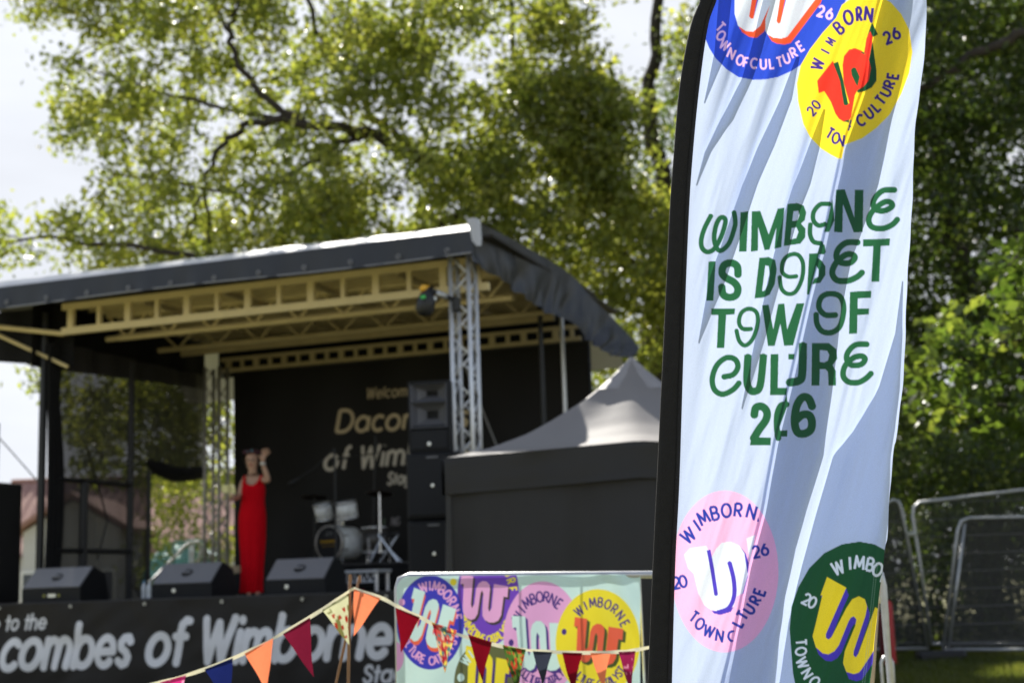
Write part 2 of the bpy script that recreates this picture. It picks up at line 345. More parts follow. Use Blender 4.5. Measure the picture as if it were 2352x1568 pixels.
GL = {   # glyphs as centre lines, y up, cap height 1: (advance, strokes)
 'W': (1.15, [[(0, 1), (.27, 0), (.52, .9), (.77, 0), (1.05, 1)]]), 'I': (.12, [[(.03, 0), (.03, 1)]]), 'M': (.92, [[(0, 0), (.08, 1), (.42, .25), (.76, 1), (.84, 0)]]),
 'B': (.66, [[(0, 0), (0, 1)], [(0, 1)]+arc(.3, .76, .24, .24, 90, -90)+[(0, .52)], [(0, .52)]+arc(.32, .26, .27, .26, 90, -90)+[(0, 0)]]),
 'O': (.86, [arc(.4, .5, .4, .5, 90, 450, 28)]), 'R': (.68, [[(0, 0), (0, 1)], [(0, 1)]+arc(.3, .74, .26, .26, 90, -90)+[(0, .48)], [(.25, .48), (.6, 0)]]),
 'N': (.78, [[(0, 0), (0, 1), (.68, 0), (.68, 1)]]), 'E': (.6, [[(.52, 1), (0, 1), (0, 0), (.52, 0)], [(0, .52), (.45, .52)]]), 'T': (.66, [[(0, 1), (.62, 1)], [(.31, 1), (.31, 0)]]),
 'F': (.56, [[(.5, 1), (0, 1), (0, 0)], [(0, .52), (.42, .52)]]), 'C': (.8, [arc(.42, .5, .42, .5, 45, 315, 24)]), 'U': (.76, [[(0, 1), (0, .34)]+arc(.33, .33, .33, .33, 180, 360)+[(.66, 1)]]),
 'L': (.55, [[(0, 1), (0, 0), (.48, 0)]]), 'V': (.72, [[(0, 1), (.33, 0), (.66, 1)]]), 'A': (.8, [[(0, 0), (.38, 1), (.76, 0)], [(.14, .33), (.62, .33)]]),
 'Y': (.72, [[(0, 1), (.33, .48), (.66, 1)], [(.33, .48), (.33, 0)]]), 'S': (.62, [[(.52, .82), (.42, .97), (.22, 1), (.05, .88), (.05, .68), (.2, .55), (.4, .46), (.55, .32), (.52, .1), (.32, 0), (.12, .03), (0, .2)]]),
 'D': (.84, [[(0, 0), (0, 1)], [(0, 1), (.26, 1)]+arc(.28, .5, .47, .5, 90, -90)+[(0, 0)]]), 'G': (.86, [arc(.42, .5, .42, .5, 45, 350, 24), [(.84, .42), (.45, .42)]]),
 '2': (.62, [arc(.28, .7, .26, .3, 165, -35, 12)+[(0, 0), (.56, 0)]]), '0': (.68, [arc(.3, .5, .3, .5, 90, 450, 24)]), '6': (.64, [arc(.29, .31, .28, .31, 90, 450, 20), [(.42, 1), (.12, .6), (.02, .36)]]),
 'a': (.78, [arc(.33, .33, .33, .33, 0, 360, 24), [(.66, .66), (.66, 0)]]), 'b': (.78, [arc(.35, .33, .33, .33, 0, 360, 24), [(.02, 1), (.02, 0)]]), 'd': (.78, [arc(.33, .33, .33, .33, 0, 360, 24), [(.66, 1), (.66, 0)]]),
 'c': (.62, [arc(.33, .33, .33, .33, 48, 312, 20)]), 'o': (.78, [arc(.34, .33, .34, .33, 0, 360, 24)]), 'e': (.74, [[(.01, .33), (.66, .33)]+arc(.33, .33, .33, .33, 0, 315, 24)]),
 'm': (1.02, [[(0, .66), (0, 0)], [(0, .36)]+arc(.22, .42, .22, .24, 180, 0)+[(.44, 0)], [(.44, .36)]+arc(.67, .42, .23, .24, 180, 0)+[(.9, 0)]]),
 'n': (.66, [[(0, .66), (0, 0)], [(0, .36)]+arc(.27, .39, .27, .27, 180, 0)+[(.54, 0)]]), 'h': (.66, [[(0, 1), (0, 0)], [(0, .36)]+arc(.27, .39, .27, .27, 180, 0)+[(.54, 0)]]),
 's': (.5, [[(.40, .55), (.3, .65), (.14, .64), (.05, .53), (.1, .4), (.3, .3), (.4, .18), (.34, .04), (.18, 0), (.02, .09)]]),
 'f': (.42, [[(.42, .98), (.3, 1), (.18, .9), (.16, .7), (.16, 0)], [(0, .62), (.36, .62)]]), 'i': (.16, [[(.03, .66), (.03, 0)], [(.03, .93), (.031, .96)]]), 'l': (.16, [[(.03, 1), (.03, 0)]]),
 'r': (.42, [[(0, .66), (0, 0)], [(0, .36), (.06, .54), (.18, .64), (.36, .63)]]), 't': (.42, [[(.17, .92), (.17, 0)], [(0, .62), (.36, .62)]]),
 'g': (.78, [arc(.33, .33, .33, .33, 0, 360, 24), [(.66, .66), (.66, -.08)]+arc(.34, -.06, .32, .24, 0, -150)]), ' ': (.34, [])}
def text_width(tx, sp): return sum(GL[c][0]+sp for c in tx)-sp
def text_line(cv, tx, x0, y0, x1, y1, hgt, wd, c, shear=.0, sp=.16, ydown=False, cap='butt', clip=None):
    """tx from (x0,y0) to (x1,y1) along the baseline, stretched to fit"""
    L = math.hypot(x1-x0, y1-y0); k = L/text_width(tx, sp); dx = np.array([(x1-x0), (y1-y0)])/L; up = np.array([0, -1. if ydown else 1.]); p = 0
    for ch in tx:
        for st in GL[ch][1]:
            pts = [np.array([x0, y0])+dx*(p+q[0]*1.)*k+dx*q[1]*hgt*shear+up*q[1]*hgt for q in st]
            cv.stroke(pts, wd, c, cap, clip)
        p += GL[ch][0]+sp
def glyph(cv, ch, cx, cy, h, rot, c, wd=.2, sx=1., clip=None):
    """one letter centred at (cx,cy), y down, rot clockwise degrees"""
    a = math.cos(R(rot)); b = math.sin(R(rot)); aw = GL[ch][0]-.06
    for st in GL[ch][1]:
        pts = []
        for q in st:
            x = (q[0]-aw/2)*h*sx; y = -(q[1]-.5)*h; pts.append((cx+x*a-y*b, cy+x*b+y*a))
        cv.stroke(pts, wd*h, c, 'butt', clip)
def ring_text(cv, tx, cx, cy, rx, ry, a0, a1, h, c, top=True, wd=.2, sx=1.):
    """letters around an ellipse, angles clockwise from east with y down"""
    for i, ch in enumerate(tx):
        if ch == ' ': continue
        a = a0+(a1-a0)*i/max(len(tx)-1, 1); x = cx+rx*math.cos(R(a)); y = cy+ry*math.sin(R(a))
        glyph(cv, ch, x, y, h, a+90 if top else a-90, c, wd, sx)
LOGO = [(.02, 0), (.27, .04), (.22, .62), (.24, .70), (.29, .62), (.33, .3), (.38, .19), (.46, .14), (.55, .15), (.61, .22), (.62, .3), (.58, .7), (.6, .78), (.65, .7), (.70, .2), (1, .25), (.98, .48), (.9, .46), (.85, .85), (.79, .96), (.7, 1), (.6, 1), (.51, .95), (.46, .86), (.46, .72), (.48, .4), (.45, .33), (.42, .4), (.36, .82), (.3, .92), (.22, .95), (.12, .9), (.06, .8), (.05, .7), (.07, .2), (0, .2)]
def logo(cv, x, y, wd, ht, c, sh, sx=.05, sy=.05, rot=0.):
    def T(p, ox=0, oy=0):
        X = (p[0]+ox-.5)*wd; Y = (p[1]+oy-.5)*ht; return (x+wd/2+X*math.cos(R(rot))-Y*math.sin(R(rot)), y+ht/2+X*math.sin(R(rot))+Y*math.cos(R(rot)))
    cv.poly([T(p, sx, sy) for p in LOGO], sh); cv.poly([T(p, sx/2, sy/2) for p in LOGO], sh); cv.poly([T(p) for p in LOGO], c)

# ================================================================== ground
g = MB(); nG = 60
xs = np.linspace(-1, 1, nG); xs = np.sign(xs)*np.abs(xs)**3*900
gv = np.array([(x, y+40, 0) for y in xs for x in xs]); grid_mesh('ground', gv, nG, nG, mat('ground_soil', (.20, .19, .085), .95, var=.5, scale=3, bump=.5), None)['kind'] = 'structure'

# ================================================================== stage
stage = thing('stage', 'covered black outdoor stage with aluminium truss towers and cream roof beams', 'stage', SO, -TH)
b = MB(); b.box((-2.95, 2.15, 1.04), (7.1, 4.5, .12)); b.build('deck', 'deck', stage)
b = MB(); b.box((-2.95, 2.2, .48), (6.9, 4.2, .95)); b.build('skirting', 'black_cloth', stage)
# roof sheet with its rolled front edge; sun glare put into its pale grey
prof = [(-.27, 4.77), (-.2, 4.83), (-.1, 4.885), (.02, 4.93), (.6, 4.95), (2.5, 4.96), (4.2, 4.93), (4.7, 4.8), (5.2, 4.5), (5.6, 4.1)]
A = np.linspace(-6.9, .25, 60); Vv = []
for s_, z_ in prof:
    for a_ in A: Vv.append((a_, s_, z_+.004*math.sin(a_*2.1)*(s_ > 0)+.003*math.sin(a_*5+s_*9)))
grid_mesh('roof_sheet', np.array(Vv), 60, len(prof), 'roof_sheet', stage)
# front valance with ripples and eyelets
A = np.linspace(-6.9, .27, 260); Zs = np.linspace(4.785, 4.525, 14); Vv = []
for z_ in Zs:
    k = (4.785-z_)/.26
    for a_ in A:
        rp = .012*k*math.sin(a_*7+1.3*math.sin(a_*2.1))+.006*k*math.sin(a_*19)
        Vv.append((a_, -.275+rp-.02*k, z_+.012*math.sin(a_*1.35)*k))
val = grid_mesh('front_valance', np.array(Vv), 260, 14, 'black_vinyl', stage)
b = MB(); b.tube([(a_, -.297, 4.535+.012*math.sin(a_*1.35)) for a_ in A[::6]], .009, 6); b.build('hem', M.setdefault('hem_grey', mat('hem_grey', (.26, .26, .28), .5)), val)
for i in range(13):
    a_ = -.02-i*.56; b = MB(); b.tube([(a_+.022*math.cos(q), -.312, 4.585+.022*math.sin(q)) for q in np.linspace(0, 2*math.pi, 13)], .006, 5); b.build('eyelet', M['hem_grey'], val)
# side curtain on the right, drooping behind
top = [(1085, 508), (1163, 542), (1235, 582), (1289, 614), (1325, 643), (1361, 686), (1415, 737), (1451, 776), (1470, 802)]
bot = [(1087, 607), (1155, 647), (1220, 694), (1263, 719), (1299, 730), (1343, 776), (1375, 798), (1415, 816), (1449, 822)]
tc_, bc_ = [], []
for i, (t_, b_) in enumerate(zip(top, bot)):
    at = .28+.05*i if i < 5 else .48+.12*(i-4); s1, z1 = ha(*t_, at); s2, z2 = ha(*b_, at-.06); tc_.append((at, s1, z1)); bc_.append((at-.06, s2, z2))
tc_[0] = (.27, -.27, 4.89); bc_[0] = (.25, -.24, 4.46)
tc_ = smooth_path(tc_, 14); bc_ = smooth_path(bc_, 14); Vv = []
for k in np.linspace(0, 1, 20):
    for i, (t_, b_) in enumerate(zip(tc_, bc_)):
        p = t_*(1-k)+b_*k; p = p+np.array([.16*k*float(vnoise(i*.16+.8*k, k*1.5, 3))+.07*k*float(vnoise(i*.4-1.2*k, k*2, 5)), .04*k*math.sin(i*.13), .03*float(vnoise(i*.22, 0, 8))*k]); Vv.append(p)
grid_mesh('side_curtain', np.array(Vv), len(tc_), 20, 'black_vinyl', stage)
b = MB(); b.loft([[(.20, -.30, 4.90), (.29, -.30, 4.91), (.32, -.2, 4.90)], [(.25, -.32, 4.76), (.30, -.32, 4.72), (.33, -.2, 4.70)], [(.27, -.33, 4.66), (.31, -.31, 4.60), (.33, -.22, 4.62)]], closed=False, cap=False)
b.build('corner_flap', 'roof_sheet', stage, True)
# inner side curtain on the left and its return
Vv = []; n1 = 90
for z_ in np.linspace(0, 1, 12):
    for k in np.linspace(0, 1, n1):
        s_ = .3+k*3.9; zb = 3.9+.045*s_; Vv.append((-5.74+.02*math.sin(s_*9), s_, 4.75*(1-z_)+zb*z_))
grid_mesh('side_curtain', np.array(Vv), n1, 12, 'black_cloth', stage)
Vv = []
for z_ in np.linspace(0, 1, 10):
    for k in np.linspace(0, 1, 40):
        a_ = -6.85+k*1.5; zb = 4.12-.2*k; Vv.append((a_, .62+.02*math.sin(a_*11), 4.7*(1-z_)+zb*z_))
grid_mesh('side_curtain', np.array(Vv), 40, 10, 'black_cloth', stage)
b = MB(); b.box((-3.1, 2.4, 4.76), (7.0, 4.9, .03)); b.build('ceiling', 'ceiling', stage)
b = MB(); b.box((-2.7, 4.2, 4.5), (5.6, .02, .55)); b.build('blackout_sheet', 'black_cloth', stage)  # added black sheet, keeps the lit roof underside out of the beam gaps
# cream roof beams
def ladder(a0, a1, s, zb, zt, n, ch, name, mt='cream_steel'):
    b = MB(); b.box(((a0+a1)/2, s, zb), (a1-a0, ch, ch*1.35)); b.box(((a0+a1)/2, s, zt), (a1-a0, ch, ch*1.2))
    for i in range(n): x = a0+.12+(a1-a0-.24)*i/(n-1); b.box((x, s, (zb+zt)/2), (.05 if i % 2 else .08, ch*.9, zt-zb-ch))
    b.build(name, mt, stage)
ladder(-5.3, .2, .32, 4.30, 4.60, 14, .062, 'ladder_beam')
ladder(-5.25, .15, 3.86, 4.27, 4.43, 24, .042, 'ladder_beam', 'shaded_steel')
def lattice(s, zb, zt, n, name, mt='cream_steel'):
    b = MB(); b.tube([(-5.3, s, zb), (.15, s, zb)], .036, 8); b.tube([(-5.3, s, zt), (.15, s, zt)], .034, 8)
    for i in range(n):
        x0 = -5.3+5.45*i/n; x1 = -5.3+5.45*(i+1)/n; xm = (x0+x1)/2
        b.tube([(x0, s, zt), (xm, s, zb)], .018, 6); b.tube([(xm, s, zb), (x1, s, zt)], .018, 6)
    b.build(name, mt, stage)
lattice(1.2, 4.34, 4.64, 9, 'lattice_beam'); lattice(2.35, 4.36, 4.64, 9, 'lattice_beam', 'shaded_steel')
for s_ in np.arange(.5, 3.7, .2):
    b = MB(); b.box((-2.6, s_, 4.66), (5.5, .026 if s_ < 1.2 else .034, .04)); b.build('purlin', 'cream_steel' if s_ < 1.6 else 'shaded_steel', stage)
for s_ in (1.45, 2.9):
    b = MB(); b.box((-2.6, s_, 4.40), (5.4, .05, .09)); b.build('cross_beam', 'shaded_steel', stage)
for a_ in (-4.2, -3.1, -2.0, -.9):
    b = MB(); b.box((a_, 2.1, 4.58), (.045, 3.5, .06)); b.build('joist', 'shaded_steel', stage)
b = MB(); b.tube([(-6.6, .2, 4.5), (-5.3, .35, 4.28)], .03, 8); b.build('brace', 'cream_steel', stage)
b = MB(); b.tube([(-6.4, .3, 4.42), (-5.35, .5, 3.9)], .022, 8); b.build('brace', 'cream_steel', stage)
# truss towers: four chords and lacing
def tower(a, s, z0, z1, wd, m='alu'):
    b = MB(); n = int((z1-z0)/.40)
    cs = [(a-wd/2, s-wd/2), (a+wd/2, s-wd/2), (a+wd/2, s+wd/2), (a-wd/2, s+wd/2)]
    for f in range(4):
        p = cs[f]; q = cs[(f+1) % 4]
        for i in range(n):
            za = z0+(z1-z0)*i/n; zb = z0+(z1-z0)*(i+1)/n; m_ = (za+zb)/2
            b.tube([(*p, za), (*q, m_)], .0105, 6); b.tube([(*q, m_), (*p, zb)], .0105, 6)
    o = b.build('truss_tower', m, stage, True)
    for p in cs:
        c = MB(); c.tube([(*p, z0), (*p, z1)], .025, 10); c.build('chord', m, o, True)
tower(.02, .02, 1.1, 4.58, .205)
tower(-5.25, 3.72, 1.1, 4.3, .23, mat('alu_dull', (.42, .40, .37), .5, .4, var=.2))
tower(.02, 4.2, 1.1, 4.3, .2, 'black_steel')
b = MB(); b.tube([(-5.70, .5, 1.1), (-5.70, .5, 4.6)], .05, 10); b.build('corner_post', 'black_steel', stage)
s_, z_ = ha(1290, 735, .05); b = MB(); b.tube([(.05, s_, 1.1), (.05, s_, 4.55)], .026, 10); b.build('roof_prop', 'alu', stage)
s_, z_ = ha(1240, 715, .05); b = MB(); b.tube([(.05, s_, 1.1), (.05, s_, 4.55)], .03, 10); b.build('roof_prop', 'black_steel', stage)
# ================================================================== backdrop with lettering
def hsx(px, py, s): a, z = hs(px, py, s); return (a, z)
BS = 4.0
cv = Canvas(-5.4, .9, .6, 4.5, 110, (.013, .012, .011))
tan = (.62, .50, .31); tan2 = (.66, .60, .50)
def bline(tx, p0, p1, hpx, wf, c, s=BS, sh=.2, sp=.15):
    a0, z0 = hsx(*p0, s); a1, z1 = hsx(*p1, s); _, zt = hsx(p0[0], p0[1]-hpx, s); text_line(cv, tx, a0, z0, a1, z1, (zt-z0), wf*(zt-z0), c, sh, sp)
bline('Welcome', (838, 914), (953, 908), 24, .13, tan); bline('to the', (968, 907), (1046, 903), 24, .13, tan)
bline('Dacombes', (771, 991), (1078, 979), 49, .155, tan); bline('of Wimborne', (744, 1079), (1096, 1056), 50, .155, tan2)
bline('Stage', (888, 1112), (955, 1107), 27, .17, tan2); bline('NG', (896, 1222-16), (914, 1205), 18, .14, (.3, .27, .27)); bline('LI', (868, 1207), (880, 1206), 15, .2, (.14, .2, .12))
nx, ny = 620, 330; ga, gz = np.meshgrid(np.linspace(-5.14, .2, nx), np.linspace(1.05, 4.24, ny))
dep = .03*np.sin(ga*2.2+.6*gz)+.014*np.sin(ga*6-1.2*gz)+.05*vnoise(ga*1.2, gz*.7, 3)
bd = thing('backdrop', 'black cloth backdrop with tan italic lettering across the rear of the stage', 'backdrop', S(-2.47, BS, 1.05), -TH)
grid_mesh('printed_cloth', np.stack([(ga+2.47).ravel(), dep.ravel(), (gz-1.05).ravel()], 1), nx, ny, 'banner_print', bd, cv.sample(ga.ravel(), gz.ravel()))
b = MB(); b.tube([(-2.7, 0, 3.2), (2.7, 0, 3.2)], .022, 8); b.build('top_bar', 'black_steel', bd)
b = MB(); b.tube([(.9, .1-.2, 3.15), (1.6, -.2, 1.4)], .012, 6); b.build('tie_rope', 'rope', bd)

# ================================================================== front banner
FS = -.16
cv = Canvas(-6.6, -.1, -.3, 1.2, 190, (.026, .023, .021)); wt = (.80, .79, .81)
def fline(tx, p0, p1, hpx, wf, c, sp=.15):
    wf *= 1.13
    a0, z0 = hsx(*p0, FS); a1, z1 = hsx(*p1, FS); _, zt = hsx(p0[0], p0[1]-hpx, FS); text_line(cv, tx, a0, z0, a1, z1, (zt-z0), wf*(zt-z0), c, .2, .15, cap='round')
fline('Welcome to the', (-136, 1452), (107, 1442), 33, .15, wt)
fline('combes of Wimborne', (8, 1534), (897, 1504), 92, .175, wt)
fline('Da', (-190, 1541), (-20, 1535), 92, .175, wt)
fline('Stage', (838, 1566), (960, 1561), 38, .17, wt)
nx, ny = 900, 190; ga, gz = np.meshgrid(np.linspace(-6.5, -.35, nx), np.linspace(.02, 1.085, ny))
kk = np.clip((1.085-gz)/1.06, 0, 1)
dep = -.02*np.sin(ga*3+2*gz)*kk-.045*vnoise(ga*1.6+.8*gz, gz*2.2, 5)-.03*vnoise(ga*4-2*gz, gz*5, 8)-.012*np.abs(np.sin((ga+gz*.8)*5.))*(1-kk)
fb = thing('stage_banner', 'black vinyl banner with white italic lettering fixed along the stage front', 'banner', S(-3.4, FS, 0), -TH)
pn = grid_mesh('printed_vinyl', np.stack([(ga+3.4).ravel(), (dep-.03).ravel(), gz.ravel()], 1), nx, ny, 'banner_print', fb, cv.sample(ga.ravel(), gz.ravel()))
for i in range(7):
    a_ = -5.68+i*.97; b = MB(); b.tube([(a_+3.4+.014*math.cos(q), -.062, 1.045+.014*math.sin(q)) for q in np.linspace(0, 2*math.pi, 11)], .005, 5); b.build('eyelet', 'badge', fb)

# ================================================================== see-through side screen on the left
SCA, SC0 = -5.62, .58; SC1 = ha(345, 1080, SCA)[0]; SC2 = ha(472, 1000, SCA)[0]
sc = thing('mesh_screen', 'black see-through mesh screen on a dark frame at the left side of the stage', 'screen', S(SCA, 1.7, 1.1), -TH)
def scrim(s0, s1, z0, z1, nm='mesh_panel', ns=40, nz=24):
    Vv = []
    for z_ in np.linspace(z0, z1, nz):
        for s_ in np.linspace(s0, s1, ns): Vv.append((.03*math.sin(s_*7)+.02*math.sin(s_*13+z_), s_-1.7, z_-1.1))
    return grid_mesh(nm, np.array(Vv), ns, nz, 'scrim', sc)
scrim(SC0, SC1, 1.1, 4.25); scrim(SC1, SC2, 2.74, 4.25)
def bar(nm, p0, p1, r): b = MB(); b.tube([p0, p1], r, 8); b.build(nm, 'black_steel', sc)
for px, r, zt in ((190, .055, 2.55), (297, .045, 4.2), (340, .03, 2.75)):
    s_, _ = ha(px, 1200, SCA+.02); bar('upright', (.03, s_-1.7, 0), (.03, s_-1.7, zt-1.1), r)
for py in (1105, 1265):
    s_, z_ = ha(200, py, SCA+.02); bar('rail', (.04, SC0-1.68, z_-1.1), (.04, ha(297, 1200, SCA)[0]-1.7, z_-1.1), .032)
b = MB(); b.tube([(0.05, -.5, 1.9), (.05, -.05, 1.0), (.05, -.25, .5)], .012, 6); b.build('cable', 'black_steel', sc)
Vv = []
for z_ in np.linspace(1.12, 4.2, 30):
    hw = .11+.05*abs(math.sin((z_-1.1)*1.1+.4))
    for k in np.linspace(0, 1, 26): Vv.append((.05+.03*math.sin(k*22), SC0-1.86+hw*2*k-.02*math.sin(z_*2), z_-1.1))
grid_mesh('gathered_curtain', np.array(Vv), 26, 30, 'black_cloth', sc)
# gathered screen cloth above the opening
pts = []
for px, py, r in ((343, 1060, .05), (365, 1075, .12), (400, 1088, .14), (440, 1088, .13), (466, 1082, .1)):
    s_, z_ = ha(px, py, SCA+.05); pts.append(((SCA+.05, s_, z_), r))
b = MB(S(0, 0, 0)*0); b.tube(smooth_path([p for p, r in pts], 5), list(np.interp(np.linspace(0, 4, 21), range(5), [r*.8 for p, r in pts])), 10)
gc = thing('gathered_cloth', 'bundle of black mesh cloth pulled up over the opening in the side screen', 'cloth', S(SCA+.05, pts[2][0][1], pts[2][0][2]), -TH)
b.v = [(x-SCA-.05, y-pts[2][0][1], z-pts[2][0][2]) for x, y, z in b.v]; b.build('cloth_roll', 'black_cloth', gc, True)

# ================================================================== sound system
def speaker_box(name, label, cat, loc, rz, wd, dp, ht, kind, group=None):
    t = thing(name, label, cat, loc, rz, group)
    b = MB()
    if kind == 'sub': b.box((0, 0, ht/2), (wd, dp, ht), bev=.018)
    else:
        b.box((0, .075, ht/2), (wd, dp-.15, ht), bev=.018); y_ = -dp/2+.0745
        for x_ in (-1, 1): b.box((x_*(wd/2-.012), y_, ht/2), (.024, .148, ht))
        for z_, h2 in ((.012, .024), (ht*.17, ht*.27), (ht*.355, .03), (ht-.012, .024)): b.box((0, y_+.002, z_), (wd-.05, .146, h2))
    b.build('cabinet', 'cab', t)
    if kind == 'sub':
        b = MB(); b.box((0, -dp/2-.008, ht/2), (wd-.05, .016, ht-.07), bev=.008); b.build('grille', 'grille', t)
        b = MB(); b.lathe([(0, 0), (.018, .001), (.018, .006), (0, .007)], (0, -dp/2-.016, ht*.5), 12, (np.array([1, 0, 0]), np.array([0, 0, 1.]), np.array([0, -1., 0]))); b.build('badge', 'badge', t)
        b = MB(); b.box((0, -dp/2-.018, ht-.05), (.12, .006, .02)); b.build('name_plate', mat('plate', (.12, .12, .13), .4), t)
    else:
        w2 = wd/2-.03
        for zc, hh in ((ht*.84, ht*.19), (ht*.535, ht*.27)):     # two flared horns
            b = MB(); y = -dp/2-.004; rim = [(-w2, y, zc-hh/1.35), (w2, y, zc-hh/1.35), (w2, y, zc+hh/1.7), (-w2, y, zc+hh/1.7)]
            thr = [(-.05, y+.13, zc-hh*.2), (.07, y+.13, zc-hh*.2), (.07, y+.13, zc+hh*.2), (-.05, y+.13, zc+hh*.2)]
            out = [(p[0]*1.04, y+.0, zc+(p[2]-zc)*1.06) for p in rim]; mid = [((p[0]*.62+q[0]*.38), y+.07, p[2]*.6+q[2]*.4) for p, q in zip(rim, thr)]
            b.loft([out, [(p[0], p[1]-.02, p[2]) for p in rim], mid, thr], cap=False); b.build('horn', 'horn', t)
        b = MB(); b.box((0, -dp/2-.008, ht*.17), (wd-.06, .014, ht*.27), bev=.006); b.build('grille', 'grille', t)
        b = MB(); b.lathe([(0, 0), (.02, .001), (.02, .006), (0, .007)], (0, -dp/2-.016, ht*.11), 12, (np.array([1, 0, 0]), np.array([0, 0, 1.]), np.array([0, -1., 0]))); b.build('badge', 'badge', t)
    return t
SA, _ = hs(975, 1040, -.35); w_ = .54
yaw = -TH+R(10)
z1 = hs(975, 1036, -.35)[1]; zt_ = hs(975, 872, -.35)[1]
h_sub = .69
gp = 'black subwoofers stacked beside the gazebo'
speaker_box('loudspeaker', 'dark grey loudspeaker with two flared horns on top of the right speaker stack', 'loudspeaker', S(SA-.02, -.02, z1), yaw, .44, .5, zt_-z1, 'top')
speaker_box('subwoofer', 'upper black subwoofer directly under the horn loudspeaker', 'subwoofer', S(SA+.02, -.02, z1-h_sub), yaw, .56, .6, h_sub-.012, 'sub', gp)
speaker_box('subwoofer', 'second black subwoofer down the right speaker stack, left of the gazebo wall', 'subwoofer', S(SA+.02, -.02, z1-2*h_sub), yaw, .56, .6, h_sub-.012, 'sub', gp)
b = MB(); b.box((0, 0, (z1-2*h_sub)/2), (.6, .62, z1-2*h_sub-.01), bev=.02)
t = thing('speaker_platform', 'low black platform on the ground under the right speaker stack', 'platform', S(SA+.02, -.02, 0), yaw); b.build('platform_body', 'cab', t)
b = MB(); b.box((0, 0, z1-2*h_sub-.008), (.58, .6, .012)); b.build('platform_top', 'deck', t)
a_, zz = hs(53, 1110, .62); a0_, zt2 = hs(5, 970, .6)
speaker_box('subwoofer', 'black subwoofer at the left edge of the stage beside the side screen', 'subwoofer', S(a_-.30, .32, 1.1), -TH, .6, .6, zz-1.1-.005, 'sub')
speaker_box('loudspeaker', 'black loudspeaker on the subwoofer at the left edge of the stage', 'loudspeaker', S(a0_-.24, .34, zz), -TH, .46, .5, zt2-zz, 'top')

# floor monitors
def monitor(label, pxl, pxr, py, s, group):
    a0, z0 = hs(pxl, py, s); a1, _ = hs(pxr, py, s); wd = a1-a0; t = thing('stage_monitor', label, 'monitor', S((a0+a1)/2, s, 1.1), -TH-R(2), group)
    h = wd/2; pr = [(0, 0), (-.005, .15), (.24, .385), (.44, .30), (.52, .02), (.5, 0)]
    b = MB(); b.prism([(-h, y, z) for y, z in pr], (wd, 0, 0)); b.build('cabinet', 'cab', t)
    n = np.array([0, -.235, .245]); n = np.array([0, -n[2], .245]); d = np.array([0, .245, .235]); d = d/np.linalg.norm(d); nn = np.array([0, -d[2], d[1]])
    c = np.array([0, .1175, .2675])+nn*.006
    b = MB(); b.box(c, (wd-.03, .32, .012), (np.array([1, 0, 0]), d, nn)); b.build('grille', 'wedge_top', t)
    b = MB(); b.lathe([(0, .002), (.06, .003), (.068, .0)], c+nn*.0065, 20, (np.array([1.1, 0, 0]), d*.9, nn)); rc = b.build('handle_recess', 'black_steel', t)
    b = MB(); b.box(c+nn*.02, (.11, .028, .012), (np.array([1, 0, 0]), d, nn)); b.build('handle', 'wedge_top', rc)
    return t
gm = 'black wedge monitors along the stage front'
m1 = monitor('wedge monitor nearest the left subwoofer, with a small white label', 48, 186, 1378, .0, gm)
m2 = monitor('wedge monitor just left of the woman in red', 347, 488, 1370, .38, gm)
m3 = monitor('wedge monitor just right of the woman in red', 608, 748, 1361, .38, gm)
b = MB(); b.box((.02, -.008, .07), (.11, .006, .035)); b.build('label_plate', 'badge', m1)
M['yellow_dull'] = mat('yellow_dull', (.4, .38, .08))
for x in (-.09, .12): b = MB(); b.box((x, -.008, .07), (.022, .006, .03)); b.build('connector', 'yellow_dull', m1)
for m_ in (m2, m3):
    b = MB(); b.lathe([(0, .004), (.024, .003), (.024, -.004)], (-.1, -.008, .08), 14, (np.array([1, 0, 0]), np.array([0, 0, 1.]), np.array([0, -1., 0]))); b.build('badge', 'badge', m_)

# ================================================================== drum riser, drums
def sbase(px, py, s): a, z = hs(px, py, s); return a, z
ra, rz_ = hs(800, 1300, 2.3)
t = thing('drum_riser', 'low black riser platform carrying the drum kit', 'riser', S(ra, 3.0, 1.1), -TH)
b = MB(); b.box((0, 0, .17), (1.9, 1.35, .30), bev=.015); b.build('riser_box', 'black_cloth', t)
b = MB(); b.box((0, 0, .332), (1.94, 1.38, .02)); b.build('riser_top', 'deck', t)
RT_ = 1.1+.343
# small truss bench in front
a0, zt3 = hs(781, 1310, 1.55); a1, _ = hs(884, 1310, 1.55); wd = a1-a0; hh = zt3-1.1
t = thing('truss_bench', 'low silver bench with a truss underframe in front of the drums', 'bench', S((a0+a1)/2, 1.55, 1.1), -TH)
b = MB(); b.box((0, 0, hh-.02), (wd, .4, .04), bev=.008); b.build('bench_top', 'alu', t)
b = MB(); y = -.15; z0, z1_ = hh-.14, hh-.045; b.tube([(-wd/2+.06, y, z0), (wd/2-.02, y, z0)], .012, 6)
for i in range(6): x = -wd/2+.06+i*(wd-.1)/6; b.tube([(x, y, z0), (x+(wd-.1)/12, y, z1_)], .008, 6); b.tube([(x+(wd-.1)/12, y, z1_), (x+(wd-.1)/6, y, z0)], .008, 6)
b.build('underframe', 'alu', t)
for x in (-wd/2+.05, wd/2-.04): b = MB(); b.tube([(x, -.15, 0), (x, -.15, hh-.04)], .022, 8); b.build('leg', 'alu', t)
for x in (-wd/2+.05, wd/2-.04): b = MB(); b.tube([(x, .15, 0), (x, .15, hh-.04)], .022, 8); b.build('leg', 'alu', t)
DS = 2.55
ca, cz = hs(757, 1246, DS); rr = .215
bx = (np.array([1., 0, 0]), np.array([0, 0, 1.]), np.array([0, -1., 0]))
t = thing('bass_drum', 'bass drum with a black front head with yellow lettering and two toms on top', 'drum', S(ca, DS, RT_), -TH-R(14))
cz -= RT_
